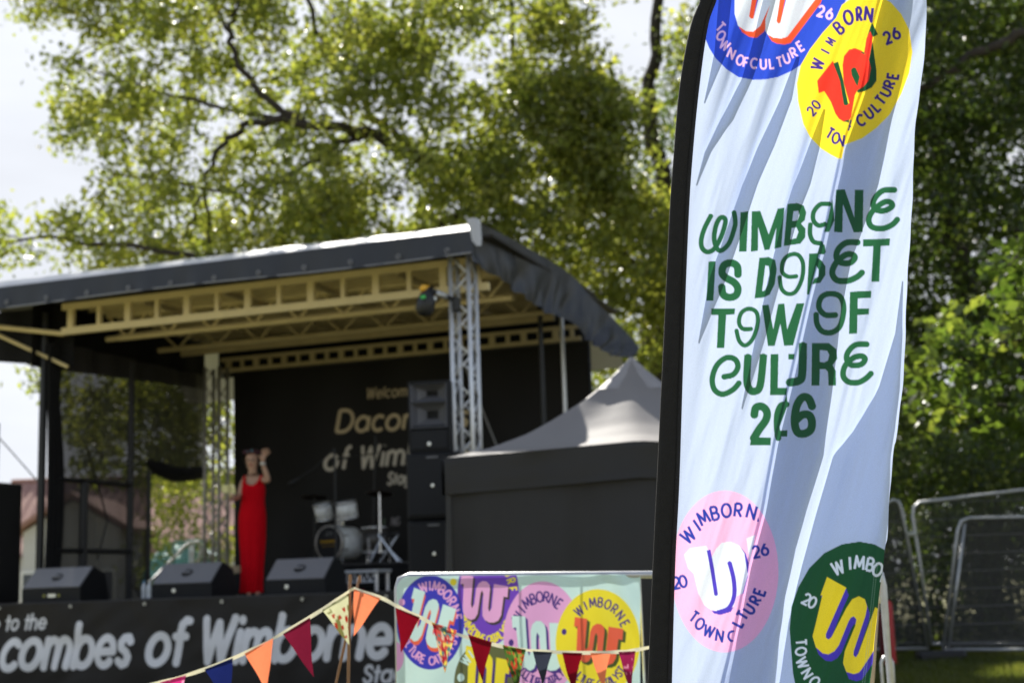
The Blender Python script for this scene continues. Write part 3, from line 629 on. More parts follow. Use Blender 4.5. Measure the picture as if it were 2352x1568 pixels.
b = MB(); b.lathe([(rr*.97, 0), (rr*.97, -.42)], (0, 0, cz), 32, bx); b.build('shell', 'drum_shell', t, True)
cvd = Canvas(-.25, -.25, .25, .25, 500, (.02, .02, .022))
for i in range(9): x = -.13+i*.031; cvd.stroke([(x, .0), (x+.006, .035)], .012, lin(205, 160, 20)); cvd.stroke([(x, .018), (x+.016, .018)], .008, lin(205, 160, 20))
for i in range(11): x = -.10+i*.019; cvd.stroke([(x, -.04), (x+.008, -.036)], .009, lin(190, 150, 30))
for x in (-.04, .02): cvd.stroke([(x, .085), (x, .13), (x+.03, .13), (x+.03, .085)], .010, lin(120, 120, 120))
Vv = []; q_ = np.linspace(0, 2*math.pi, 49); rs_ = np.linspace(0, rr*.96, 30)
for r_ in rs_:
    for q in q_: Vv.append((r_*math.cos(q), -.012-.01*(1-(r_/rr)**2), cz+r_*math.sin(q)))
Vv = np.array(Vv); grid_mesh('drum_head', Vv, 49, 30, 'drum_head', t, cvd.sample(Vv[:, 0], Vv[:, 2]-cz))
b = MB(); b.lathe([(rr*.95, .018), (rr*1.05, .018), (rr*1.06, -.025), (rr*1.0, -.03)], (0, 0, cz), 36, bx); b.build('hoop', mat('hoop', (.35, .33, .3), .35, .3), t, True)
for q in range(8):
    x = rr*1.04*math.cos(q*.785+.39); z_ = rr*1.04*math.sin(q*.785+.39); b = MB(); b.tube([(x, .0, cz+z_), (x, .12, cz+z_)], .009, 6); b.build('lug', 'chrome', t)
b = MB(); b.tube([(-.16, .06, cz-.15), (-.26, -.06, 0)], .011, 6); b.tube([(.16, .06, cz-.15), (.26, -.06, 0)], .011, 6); b.build('spurs', 'chrome', t)
b = MB(); b.box((.02, .18, cz+rr+.03), (.1, .06, .06)); b.tube([(-.02, .18, cz+rr), (-.03, .18, cz+rr+.26)], .014, 8); b.tube([(.06, .18, cz+rr), (.07, .18, cz+rr+.26)], .014, 8); b.build('tom_mount', 'chrome', t)
def tom(x, y, z, r, h, tilt):
    ax = (np.array([1., 0, 0]), np.array([0, math.cos(tilt), -math.sin(tilt)]), np.array([0, math.sin(tilt), math.cos(tilt)]))
    b = MB(); b.lathe([(0, 0), (r*.98, 0), (r*.98, h), (0, h+.002)], (x, y, z), 24, ax); o = b.build('tom', 'drum_shell', t, True)
    for hz_ in (0, h): b = MB(); b.lathe([(r*.98, hz_-.012), (r*1.05, hz_-.012), (r*1.05, hz_+.012), (r*.98, hz_+.012)], (x, y, z), 24, ax); b.build('rim', 'chrome', o, True)
tom(-.17, .12, cz+rr+.10, .115, .19, R(-18)); tom(.20, .12, cz+rr+.09, .14, .20, R(-12))
fa, _ = hs(862, 1250, 2.9)
t = thing('floor_tom', 'dark floor tom standing right of the bass drum', 'drum', S(fa, 2.9, RT_), -TH)
b = MB(); b.lathe([(0, .14), (.17, .14), (.17, .45), (0, .452)], (0, 0, 0), 26); sh_ = b.build('shell', mat('dark_shell', (.05, .045, .04), .3), t, True)
for hz_ in (.14, .45): b = MB(); b.lathe([(.168, hz_-.014), (.18, hz_-.014), (.18, hz_+.014), (.168, hz_+.014)], (0, 0, 0), 26); b.build('rim', 'chrome', sh_, True)
for q in (.5, 2.6, 4.7): b = MB(); b.tube([(.185*math.cos(q), .185*math.sin(q), 0), (.185*math.cos(q), .185*math.sin(q), .32)], .01, 6); b.build('leg', 'chrome', t)
def cymbal(label, px, py, s, r, tilt):
    a, z = hs(px, py, s); h = z-RT_; t = thing('cymbal_stand', label, 'cymbal', S(a, s, RT_), -TH)
    ax = (np.array([1., 0, 0]), np.array([0, math.cos(tilt), -math.sin(tilt)]), np.array([0, math.sin(tilt), math.cos(tilt)]))
    b = MB(); b.lathe([(0, .03), (.03, .026), (.04, .012), (r, -.012), (r, -.014), (.04, .009), (.0, .02)], (0, 0, h), 32, ax); b.build('cymbal', mat('cymbal_dark', (.09, .06, .04), .3, .8), t, True)
    b = MB(); b.tube([(0, 0, .12), (0, 0, h)], .012, 8); b.build('pole', 'black_steel' if s > 3 else 'chrome', t)
    for q in (.4, 2.5, 4.6): b = MB(); b.tube([(.26*math.cos(q), .26*math.sin(q), 0), (0, 0, .28)], .01, 6); b.build('leg', 'black_steel' if s > 3 else 'chrome', t)
cymbal('dark cymbal on a stand above the left of the drum kit', 722, 1140, 3.45, .18, R(8))
cymbal('dark cymbal on a chrome stand to the right of the drums', 871, 1131, 2.5, .17, R(10))
# crossed keyboard stand at the right of the riser
a0, z0 = hs(893, 1262, 2.3)
t = thing('folding_stand', 'crossed chrome legs of a folding stand beside the drums', 'stand', S(a0, 2.3, RT_), -TH)
for sg in (-1, 1): b = MB(); b.tube([(-.13*sg, .02*sg, 0), (.13*sg, .02*sg, .34)], .016, 8); b.build('leg', 'chrome', t)
b = MB(); b.tube([(-.13, -.02, .34), (.15, -.02, .34)], .014, 8); b.build('rail', 'black_steel', t)
# microphone stands
def mic(label, px, pyb, s, pts, zb=1.1):
    a, _ = hs(px, pyb, s); t = thing('microphone_stand', label, 'microphone stand', S(a, s, zb), -TH)
    q = []
    for x, y in pts: aa, z = hs(x, y, s); q.append((aa-a, 0, z-zb))
    b = MB(); b.tube([(0, 0, .03), q[0]], .013, 8); b.build('pole', 'black_steel', t)
    b = MB(); b.tube(q, .011, 8); b.build('boom', 'black_steel', t)
    b = MB(); e = np.array(q[-1]); d = e-np.array(q[-2]); d /= np.linalg.norm(d); b.tube([e-d*.02, e+d*.06, e+d*.10, e+d*.16], [.014, .017, .027, .02], 10); b.build('microphone', 'black_steel', t, True)
    for k in (.3, 2.4, 4.5): b = MB(); b.tube([(.27*math.cos(k), .27*math.sin(k), .01), (0, 0, .1)], .01, 6); b.build('leg', 'black_steel', t)
mic('black microphone stand with a long boom slanting left over the drums', 772, 1250, 2.1, [(768, 1030), (722, 1075), (686, 1098)])
mic('black microphone stand with a short boom behind the right cymbal', 852, 1250, 3.3, [(862, 1000), (866, 1040), (800, 1050)])
# stage light on the tower
t = thing('stage_light', 'black stage light with an amber lens on an arm clamped to the right tower', 'stage light', S(-.08, -.1, 4.15), -TH)
def L3(px, py, s): a, z = hs(px, py, s); return np.array((a+.08, s+.1, z-4.15))
b = MB(); b.tube([L3(1050, 692, -.1), L3(1025, 681, -.2), L3(995, 668, -.3), L3(985, 662, -.3)], .026, 10); b.build('arm', 'black_steel', t, True)
b = MB(); b.tube([L3(1026, 681, -.21), L3(1002, 672, -.29)], .032, 10); b.build('arm_sleeve', 'galv', t, True)
b = MB(); p = L3(1048, 700, -.12); b.box(p, (.08, .08, .16), bev=.015); b.build('clamp', 'black_steel', t)
b = MB(); b.tube([L3(985, 662, -.3), L3(980, 690, -.32), L3(975, 712, -.33), L3(974, 724, -.33)], [.05, .10, .10, .06], 14); b.build('head', 'black_steel', t, True)
b = MB(); b.tube([L3(984, 662, -.31), L3(970, 662, -.36), L3(966, 662, -.38)], [.035, .042, .02], 12); b.build('lens', 'lamp_glass', t, True)
b = MB(); b.box(L3(972, 682, -.45), (.05, .02, .03)); b.build('indicator', 'green_led', t)
b = MB(); b.box(L3(999, 686, -.32), (.03, .02, .04)); b.build('connector', 'badge', t)

# ================================================================== odd things on the stage
a0, z0 = hs(541, 1300, 2.8)
t = thing('wooden_box', 'small open wooden box on a black case behind the woman', 'box', S(a0, 2.8, 1.39), -TH)
for i, (c, d) in enumerate((((0, -.07, .045), (.2, .012, .09)), ((0, .07, .045), (.2, .012, .09)), ((-.094, 0, .045), (.012, .127, .088)), ((.094, 0, .045), (.012, .127, .088)), ((0, 0, .006), (.17, .12, .01)))):
    b = MB(); b.box(c, d); b.build('panel', 'wood', t)
t = thing('flight_case', 'black case under the small wooden box', 'case', S(a0, 2.8, 1.1), -TH)
b = MB(); b.box((0, 0, .14), (.5, .4, .27), bev=.02); b.build('case_body', 'cab', t)
b = MB(); b.box((0, -.205, .17), (.12, .012, .04)); b.build('catch', 'galv', t)
def bottle(label, px, py, s, cap):
    a0, z0 = hs(px, py, s); t = thing('water_bottle', label, 'bottle', S(a0, s, 1.1), -TH, 'water bottles by the middle monitor')
    b = MB(); b.lathe([(0, 0), (.032, .001), (.033, .02), (.03, .07), (.033, .1), (.033, .13), (.014, .175), (.013, .19)], (0, 0, 0), 16); b.build('bottle_body', 'clear_plastic', t, True)
    b = MB(); b.lathe([(.016, .186), (.016, .208), (0, .21)], (0, 0, 0), 12); b.build('cap', cap, t)
bottle('clear water bottle nearest the wedge monitor left of the woman', 343, 1368, .45, 'badge')
bottle('clear water bottle standing further left of the middle wedge monitor', 331, 1369, .6, 'blue')
pts = [hs(x, y, s) + (s,) for x, y, s in ((730, 1366, .9), (765, 1362, 1.1), (800, 1360, 1.0), (835, 1362, .8))]
b = MB(S(pts[0][0], .9, 1.1)); b.tube(smooth_path([S(a, s, 1.112) for a, z, s in pts], 6), .012, 6)
t = thing('cable', 'pink cable lying on the stage floor beside the right wedge monitor', 'cable', S(pts[0][0], .9, 1.1)); b.build('cable_run', 'pink_cable', t, True)
# access steps and handrail at the back left
t = thing('handrail', 'slanting metal handrail of the steps up to the stage beyond the side opening', 'handrail', S(-5.6, 3.2, 0))
org = S(-5.6, 3.2, 0)
def hp(px, py, a): s, z = ha(px, py, a); return S(a, s, z)
b = MB(org); b.tube([hp(322, 1362, -5.8), hp(330, 1352, -5.8), hp(432, 1246, -5.8), hp(455, 1243, -5.8), hp(462, 1262, -5.8), hp(452, 1300, -5.8)], .024, 8); b.build('rail', 'galv', t, True)
for px, py in ((437, 1248), (444, 1250)):
    p = hp(px, py, -5.8); b = MB(org); b.tube([p, p*np.array([1, 1, 0])], .018, 8); b.build('post', 'galv', t)
p = hp(330, 1352, -5.8); b = MB(org); b.tube([p, p*np.array([1, 1, 0])], .02, 8); b.build('post', 'galv', t)
# guy rope on the left
t = thing('guy_rope', 'thin grey rope running down from the stage roof at the far left', 'rope', S(-7.2, .1, 4.2))
b = MB(S(-7.2, .1, 4.2)); b.tube([S(-7.2, .1, 4.2), S(-5.72, .5, 2.5)], .009, 6); b.build('rope_line', 'rope', t)

# ================================================================== woman in red
wa, _ = hs(582, 1362, 1.2)
org = S(wa, 1.2, 1.1)
lady = thing('person', 'person in a long red dress and flower headpiece waving one hand on the stage', 'person', org, 0)
def W3(zx, zy, dy=0.): return np.array([(zx-268)/800, dy, (1490-zy)/800])       # front view figure, metres
def skinned(name, chains, m, parent, sub=2):
    vs, es, rs = [], [], []; key = {}
    for ch in chains:
        prev = None
        for p, r in ch:
            k = tuple(np.round(p, 4))
            if k not in key: key[k] = len(vs); vs.append(tuple(p)); rs.append(r)
            i = key[k]
            if prev is not None and prev != i: es.append((prev, i))
            prev = i
    me = bpy.data.meshes.new(name); me.from_pydata(vs, es, []); me.update()
    o = link(name, me, m, parent); md = o.modifiers.new('skin', 'SKIN'); md.use_smooth_shade = True
    for i, sv in enumerate(me.skin_vertices[0].data):
        r = rs[i]; sv.radius = (r, r) if not hasattr(r, '__len__') else r; sv.use_root = (i == 0); sv.use_loose = False
    ss = o.modifiers.new('sub', 'SUBSURF'); ss.levels = sub; ss.render_levels = sub
    return o
pel = W3(258, 790); sp = W3(265, 620); ch_ = W3(270, 470); nk = W3(266, 345, -.005); hd = W3(262, 275, -.02); ht_ = W3(258, 190, -.01); crn = W3(258, 150, .0)
lsh = W3(188, 400, .0); rsh = W3(352, 400, .0)
lel = W3(140, 560, -.02); lwr = W3(118, 590, -.20)
rel = W3(424, 428, -.06); rwr = W3(372, 262, -.09); rhand = W3(378, 205, -.095)
cl = [[(pel, .12), (sp, .098), (ch_, .105), (W3(268, 395), .07), (nk, .045), (hd, .062), (W3(259, 232, -.015), .083), (ht_, .08), (crn, .055)],
      [(ch_, .105), (lsh, .052), (W3(160, 480, -.0), .044), (lel, .038), (W3(128, 578, -.11), .033), (lwr, .024), (W3(112, 592, -.25), .03)],
      [(ch_, .105), (rsh, .052), (W3(388, 418, -.05), .045), (rel, .040), (W3(400, 345, -.08), .034), (rwr, .023), (rhand, .032)],
      [(pel, .12), (W3(222, 830), .09), (W3(222, 1120), .055), (W3(230, 1440, .02), .035), (W3(232, 1478, .0), .032), (W3(240, 1482, -.13), .026)],
      [(pel, .12), (W3(300, 830), .09), (W3(305, 1120), .055), (W3(310, 1440, .02), .035), (W3(312, 1478, .0), .032), (W3(322, 1482, -.13), .026)]]
for (x0, y0, x1, y1, x2, y2) in ((346, 185, 345, 150, 350, 122), (356, 180, 366, 142, 378, 116), (364, 185, 385, 150, 404, 122), (370, 195, 398, 168, 420, 150)):
    cl.append([(rhand, .032), (W3(x0+26, y0, -.095), .012), (W3(x1+28, y1, -.105), .011), (W3(x2+30, y2, -.115), .009)])
cl.append([(rhand, .032), (W3(352, 205, -.115), .012), (W3(340, 178, -.125), .010)])
lh = W3(112, 592, -.25)
for k in range(4): cl.append([(lh, .03), (W3(98, 578+k*12, -.285), .0095), (W3(92, 582+k*12, -.32), .009), (W3(104, 585+k*12, -.34), .008)])
cl.append([(lh, .03), (W3(110, 566, -.27), .011), (W3(108, 558, -.31), .009)])
body = skinned('body', cl, 'skin', lady)
# face
for sx in (-1, 1):
    b = MB(); c = W3(256+sx*24, 222, -.085); b.lathe([(0, .006), (.008, .004), (.012, 0)], c, 10, bx); b.build('eye', 'hair', lady, True)
b = MB(); b.loft([[W3(250, 238, -.09), W3(262, 238, -.09), W3(256, 205, -.09)], [W3(252, 246, -.118), W3(260, 246, -.118), W3(256, 236, -.105)]]); b.build('nose', 'skin', lady, True)
b = MB(); b.lathe([(0, .006), (.014, .004), (.022, 0)], W3(257, 268, -.078), 12, (np.array([1., 0, 0]), np.array([0, 0, .45]), np.array([0, -1., 0]))); b.build('mouth', mat('lip', (.35, .05, .05)), lady, True)
hv = []
for i, (h, r, cy) in enumerate(((110, .02, .02), (118, .06, .02), (140, .095, .02), (180, .108, .03), (220, .105, .045), (265, .085, .07), (300, .05, .08))):
    q = np.linspace(R(-25 if h > 150 else -180), R(205 if h > 150 else 180), 24); hv.append([W3(258, h)+np.array([r*math.cos(k), cy*.5+r*.95*math.sin(k), 0]) for k in q])
b = MB(); b.loft(hv, closed=False, cap=False); b.build('hair', 'hair', lady, True)
b = MB(); b.lathe([(0, 0), (.05, .01), (.055, .05), (.0, .075)], W3(258, 150, .10), 14); b.build('hair_bun', 'hair', lady, True)
# dress
rings = []
for zy, xl, xr, dp in ((1466, 148, 352, .12), (1380, 155, 352, .125), (1250, 160, 360, .13), (1120, 152, 372, .135), (980, 140, 384, .14), (860, 131, 390, .145), (760, 131, 390, .145), (690, 142, 384, .13), (630, 154, 376, .118), (570, 160, 378, .122), (510, 158, 382, .132), (465, 162, 376, .13), (445, 168, 368, .12)):
    cx_ = (xl+xr)/2; rx = (xr-xl)/2; rg = []
    zy0 = zy
    for k in range(48):
        q = 2*math.pi*k/48; zy = zy0-(70*abs(math.cos(q))**1.5-22 if zy0 < 450 else (25*abs(math.cos(q))**1.5-8 if zy0 < 480 else 0)); fold = 1+(.085*math.sin(7*q+1)+.05*math.sin(12*q))*max(0, (zy-760)/700); rg.append(W3(cx_+rx*math.cos(q)*fold, zy)+np.array([0, -dp*math.sin(q)*fold, 0]))
    rings.append(rg)
b = MB(); b.loft(rings, cap=False); b.build('dress', 'red_dress', lady, True)
for (x0, x1) in ((192, 206), (346, 326)):
    b = MB(); f = [W3(x1, 455, -.118), W3(x0, 400, -.06), W3(x0+4, 372, .0), W3(x1, 410, .07), W3(x1, 455, .11)]; b.tube(smooth_path(f, 5), .016, 6); b.build('strap', 'red_dress', lady, True)
b = MB(); b.tube([W3(374, 275, -.09), W3(374, 250, -.092)], .034, 12); b.build('bracelet', 'badge', lady, True)
# headpiece worn on the hair
hp_ = MB()
for k in range(12):
    q = R(180+k*16.5); hp_.lathe([(0, .017), (.015, .011), (.02, 0), (.014, -.011), (0, -.016)], W3(258, 146, .0)+np.array([.09*math.cos(q), .09*math.sin(q), .012*math.sin(k*2.1)]), 8)
hpo = hp_.build('headpiece', mat('headpiece_red', (.07, .018, .028), .7, var=.5, scale=30), lady, True)
b = MB()
for k in (4, 6): q = R(180+k*16.5); b.lathe([(0, .018), (.012, .012), (.014, 0)], W3(258, 142, 0)+np.array([.096*math.cos(q), .096*math.sin(q), 0]), 8)
b.build('blue_flower', 'teal', hpo, True)
# booklet held in the lower hand
t = thing('booklet', 'open yellowish booklet held in the lower hand of the person in red', 'booklet', org+W3(75, 520, -.30))
o3 = W3(75, 520, -.30)
for (xa, xb, ya, yb) in ((14, 82, 462, 468), (82, 146, 468, 480)):
    b = MB(o3); b.prism([W3(xa, ya, -.30), W3(xb, yb, -.33), W3(xb, yb+72, -.31), W3(xa, ya+72, -.28)], (0, .008, 0)); b.build('page', 'book', t)

# ================================================================== gazebo
GX0, GX1, GY0, GY1 = -.587, 2.62, 11.7, 14.5
eL = P(1012, 1052, GY0); ez = eL[2]; ap = np.array(P(1450, 820, 13.1))
gaz = thing('gazebo', 'dark pop-up gazebo with a peaked grey roof and black side walls beside the stage', 'gazebo', (.885, 13.1, 0))
gof = (.885, 13.1, 0)
prof_t = np.array([0, .22, .41, .56, .71, .80, .90, .98, 1.0]); prof_h = np.array([0, .10, .235, .385, .545, .665, .82, .965, 1.0])
crn = [np.array([GX0, GY0, ez]), np.array([GX1, GY0, ez-.02]), np.array([GX1, GY1, ez]), np.array([GX0, GY1, ez])]
def hipp(c, t): h = np.interp(t, prof_t, prof_h); q = c+(ap-c)*t; q = q.copy(); q[2] = c[2]+(ap[2]-c[2])*h; return q
def eave_up(w_): return .085*(1-abs(2*w_-1))**1.1
roof_rows = 24
Vr = []
for f in range(4):
    c0, c1 = crn[f], crn[(f+1) % 4]; vs = []
    for t_ in np.linspace(0, .985, roof_rows):
        for w_ in np.linspace(0, 1, 30):
            p = hipp(c0, t_)*(1-w_)+hipp(c1, t_)*w_; p[2] += eave_up(w_)*(1-t_)**.6*1.2-.02*math.sin(math.pi*w_*2)**2*math.sin(math.pi*t_)
            vs.append(p-np.array(gof))
    Vr.append(vs)
for vs in Vr: grid_mesh('roof_panel', np.array(vs), 30, roof_rows, 'gaz_roof', gaz)
b = MB(gof); rg = []
for t_ in (.80, .86, .92, .97, .995):
    rg.append([(hipp(crn[f], t_)*(1-w_)+hipp(crn[(f+1) % 4], t_)*w_)*1.0+np.array([0, 0, .010]) for f in range(4) for w_ in (0, .25, .5, .75)])
b.loft(rg, cap=False); b.build('roof_cap', mat('gaz_cap', (.27, .255, .255), .6), gaz, True)  # shading at the apex put into the cap's slightly darker grey
def cloth_wall(nm, c0, c1, ztop, zbot, nx, ny, amp, out, seed):
    vs = []
    for k in np.linspace(0, 1, ny):
        for w_ in np.linspace(0, 1, nx):
            p = c0*(1-w_)+c1*w_; L_ = np.linalg.norm(c1-c0); zt = ztop(w_); zb = zbot(w_); x = w_*L_
            fo = amp*(.4+.6*k)*(k > .04)*(math.sin(x*5.2+seed)+.6*math.sin(x*11.3+seed*2+1.5*k)+.4*math.sin(x*19+seed*3))+amp*1.6*float(vnoise(x*1.3+k*2, k*3, seed))
            n = np.array(out, float); q = np.array([p[0], p[1], zt*(1-k)+zb*k])+n*fo; vs.append(q-np.array(gof))
    return grid_mesh(nm, np.array(vs), nx, ny, 'gaz_wall', gaz)
for f, out in ((0, (0, -1, 0)), (1, (1, 0, 0)), (2, (0, 1, 0)), (3, (-1, 0, 0))):
    c0, c1 = crn[f], crn[(f+1) % 4]; o3 = np.array(out)*.03
    cloth_wall('valance', c0+o3, c1+o3, lambda w_: ez+eave_up(w_), lambda w_: ez-.30+eave_up(w_), 90, 10, .012, out, 1+f)
    cloth_wall('side_wall', c0-o3*.3, c1-o3*.3, lambda w_: ez-.1, lambda w_: .05, 140, 24, .036, out, 5+f)
for f in range(4):
    c = crn[f]*.985+np.array([.885, 13.1, 0])*.015; b = MB(gof); b.box((c[0], c[1], (ez-.06)/2), (.04, .04, ez-.06)); b.build('leg', 'black_steel', gaz)

# ================================================================== barrier with printed banner
BY = 7.0
br = thing('crowd_barrier', 'low metal crowd barrier carrying the mint printed banner', 'barrier', P(1440, 1330, BY)*np.array([1, 1, 0]))
bo = np.array(br.location)
b = MB(bo); p0 = P(914, 1420, BY); fr = [p0*np.array([1, 1, 0])+np.array([0, 0, .12]), P(914, 1350, BY), P(919, 1331, BY), P(940, 1323, BY), P(1475, 1319, BY), P(2000, 1312, BY), P(2022, 1318, BY), P(2028, 1345, BY)]
e = P(2028, 1345, BY); fr.append(np.array([e[0], BY, .12])); fr.append(fr[0]); b.tube(fr, .019, 10); b.build('frame', 'galv', br, True)
x0, x1 = fr[0][0], e[0]; zt_ = P(1475, 1319, BY)[2]
for i in range(1, 8): b = MB(bo); x = x0+(x1-x0)*i/8; b.tube([(x, BY, .12), (x, BY, zt_-.01)], .007, 6); b.build('bar', 'galv', br)
for x in (x0+.3, x1-.3): b = MB(bo); b.box((x, BY, .03), (.05, .6, .03), bev=.01); b.box((x, BY, .08), (.03, .03, .09)); b.build('foot', 'galv', br)
mint = lin(204, 234, 231); blue = lin(58, 58, 185); purp = lin(112, 66, 190); pink = lin(228, 168, 218); yel = lin(238, 222, 50); oran = lin(232, 100, 70); navy = lin(70, 45, 130); olive = lin(98, 104, 66); whit = lin(232, 238, 240)
cv = Canvas(330, 140, 2120, 1900, .30, mint)
def cE(*a): cv.ellipse(*a)
cE(330, 740, 70, 110, pink)
cE(1005, 300, 222, 365, purp)
ring_text(cv, 'CULTURE', 1005, 300, 175, 300, -80, -8, 58, yel, True, .2, .78); ring_text(cv, 'WIMBORNE CATALYST', 1005, 300, 185, 320, 150, 40, 58, yel, False, .2, .78)
logo(cv, 805, 150, 345, 345, pink, lin(60, 55, 50), .04, .05)
cE(1395, 600, 280, 400, pink)
ring_text(cv, 'WIMBORNE', 1395, 600, 205, 290, -150, -55, 71, navy, True, .18, .78); logo(cv, 1195, 420, 380, 430, mint, navy, .04, .05, -8)
ring_text(cv, 'CULTURE CATALYST', 1395, 600, 215, 325, 130, 40, 58, navy, False, .18, .78); cE(1170, 640, 18, 25, navy)
cE(590, 495, 242, 338, blue)
ring_text(cv, 'WIMBORNE', 590, 495, 190, 262, -105, -8, 67, pink, True, .2, .78); ring_text(cv, 'CULTURE CATALYST', 590, 495, 185, 275, 165, 20, 57, pink, False, .2, .78)
logo(cv, 430, 270, 330, 400, mint, oran, .03, .07, 10); cE(385, 350, 22, 25, pink)
cE(755, 205, 24, 26, yel); cE(712, 172, 14, 16, mint)
cE(990, 930, 230, 300, olive); logo(cv, 840, 660, 320, 430, yel, navy, .05, .06); ring_text(cv, 'WIM', 990, 930, 190, 255, -140, -110, 63, mint, True, .2, .78); cE(808, 890, 25, 30, mint)
cE(1792, 640, 303, 384, yel)
ring_text(cv, 'WIMBORNE', 1792, 640, 220, 290, -128, -28, 65, navy, True, .18, .78); logo(cv, 1620, 455, 355, 345, oran, lin(70, 85, 40), .06, .06)
ring_text(cv, 'CULTURE CATALYST', 1792, 640, 220, 300, 140, 40, 58, navy, False, .18, .78); cE(1550, 562, 18, 22, navy)
cE(500, 1300, 240, 300, yel); cE(1300, 1400, 260, 330, blue); cE(1800, 1350, 250, 300, olive)
nx, ny = 520, 420; cu, cw_ = np.meshgrid(np.linspace(0, 1, nx), np.linspace(0, 1, ny))
xc = 348+cu*(2096-348); top = 165-15*cu; yc = top+(1850-top)*cw_
rad = 95; inner = xc < 348+rad                     # rounded left corner
k_ = np.clip((348+rad-xc)/rad, 0, 1); yc = np.where(inner, np.maximum(yc, top+rad*(1-np.sqrt(np.clip(1-k_**2, 0, 1)))), yc)
px = 799.7+.32*xc; py = 1270.1+.32*yc
dep = -.03+.010*np.sin(xc/70+yc/160)*cw_**.4+.035*vnoise(xc/300+yc/500, yc/420, 2)+.012*np.sin((xc-yc*.5)/38)*np.clip((xc-1650)/400, 0, 1)
Vb = Pv(px, py, BY+dep)
bb = thing('printed_banner', 'mint banner with overlapping coloured round emblems hung on the metal crowd barrier', 'banner', bo+np.array([0, -.05, 0]))
grid_mesh('printed_cloth', Vb-np.array(bb.location), nx, ny, 'cloth_print', bb, cv.sample(xc.ravel(), yc.ravel()))

# ================================================================== bunting on canes
NY_ = 6.5
bn = thing('bunting', 'string of coloured fabric pennants on pale tape strung over a thin brown cane', 'bunting', P(810, 1352, NY_)); bo2 = np.array(bn.location)
Lp = [(-260, 1700), (60, 1640), (345, 1572), (455, 1541), (555, 1502), (650, 1453), (745, 1396), (811, 1351)]
Rp = [(811, 1351), (873, 1371), (912, 1391), (966, 1417), (1010, 1440), (1075, 1463), (1165, 1486), (1235, 1494), (1320, 1498), (1400, 1497), (1452, 1493), (1490, 1486), (1600, 1465), (1750, 1430), (1900, 1385), (2008, 1345)]
def tape(pts, nm):
    P3 = smooth_path([P(x, y, NY_) for x, y in pts], 8); vs = []
    for i, p in enumerate(P3):
        t = P3[min(i+1, len(P3)-1)]-P3[max(i-1, 0)]; t /= np.linalg.norm(t); up = np.cross(t, np.array([0, 1., 0])); up *= -1 if up[2] < 0 else 1
        tw = .5*math.sin(i*.55)+.35*math.sin(i*.21)
        for k in (-1, -.3, .3, 1): vs.append(p+up*k*.0085*math.cos(tw)+np.array([0, k*.0085*math.sin(tw), 0])-bo2)
    grid_mesh(nm, np.array(vs), 4, len(P3), 'ribbon', bn)
tape(Lp, 'tape'); tape(Rp, 'tape')
def sol(c): return lambda u, v: np.tile(np.array(c), (len(u), 1))
def dots(base, dot, f, seed, thr=.2):
    def fn(u, v):
        n = vnoise(u*f, v*f*1.4, seed); return np.where((n > thr)[:, None], np.array(dot), np.array(base))
    return fn
def multi(base, cols, f, seed):
    def fn(u, v):
        o = np.tile(np.array(base), (len(u), 1))
        for i, c in enumerate(cols): o[vnoise(u*f+i*7.3, v*f*1.4+i*3.1, seed+i) > .16] = c
        return o
    return fn
def straw(u, v):
    o = np.tile(lin(205, 205, 165), (len(u), 1)); o[vnoise(u*7, v*7, 4) > .22] = lin(120, 120, 70)
    a = (u*5.0) % 1; r = (v*4.2+.5*(np.floor(u*5.0) % 2)) % 1
    o[((a-.5)**2/.055+(r-.5)**2/.09 < 1) & (v > .22) & (v < .85)] = lin(165, 45, 30); return o
OR = lin(238, 132, 92); MA = lin(112, 22, 48); DR = lin(112, 6, 24); NV = lin(24, 34, 92); CH = lin(48, 52, 66)
def c6(x, y): return (799.7+.32*x, 1270.1+.32*y)
pens = [((368, 1566), (428, 1549), (402, 1640), dots(lin(200, 50, 125), lin(235, 150, 190), 9, 1, .27), 'pink dotted pennant'),
        ((470, 1536), (535, 1510), (531, 1630), sol(NV), 'navy pennant'), ((562, 1500), (628, 1465), (613, 1588), sol(OR), 'orange pennant'),
        ((650, 1455), (712, 1417), (722, 1553), sol(MA), 'maroon pennant'), ((740, 1400), (800, 1362), (803, 1480), straw, 'cream pennant with red spots'),
        ((813, 1352), (874, 1373), (812, 1460), sol(OR), 'orange pennant'), (c6(340, 388), c6(515, 458), c6(380, 715), sol(DR), 'dark red pennant'),
        (c6(600, 492), c6(780, 550), c6(692, 855), multi(lin(190, 80, 70), [lin(200, 170, 150), lin(60, 120, 120), lin(220, 200, 90), lin(160, 30, 50)], 9, 3), 'flower patterned pennant'),
        (c6(860, 580), c6(1032, 635), c6(962, 915), sol(DR), 'dark red pennant'), (c6(1108, 655), c6(1275, 690), c6(1208, 1010), multi(lin(70, 105, 45), [lin(120, 150, 60), lin(180, 60, 40), lin(50, 70, 30)], 10, 9), 'green patterned pennant'),
        (c6(1325, 700), c6(1465, 708), c6(1392, 950), sol(CH), 'charcoal pennant'), (c6(1535, 710), c6(1680, 714), c6(1612, 1010), sol(DR), 'dark red pennant'),
        (c6(1738, 714), c6(1882, 715), c6(1825, 980), sol(OR), 'orange pennant'), (c6(1940, 706), c6(2062, 700), c6(2025, 1000), dots(lin(140, 30, 75), lin(210, 130, 160), 8, 6, .28), 'maroon dotted pennant'),
        ((1560, 1474), (1620, 1461), (1600, 1560), sol(NV), None), ((1680, 1448), (1740, 1433), (1716, 1530), sol(OR), None), ((1800, 1418), (1860, 1400), (1838, 1500), sol(MA), None)]
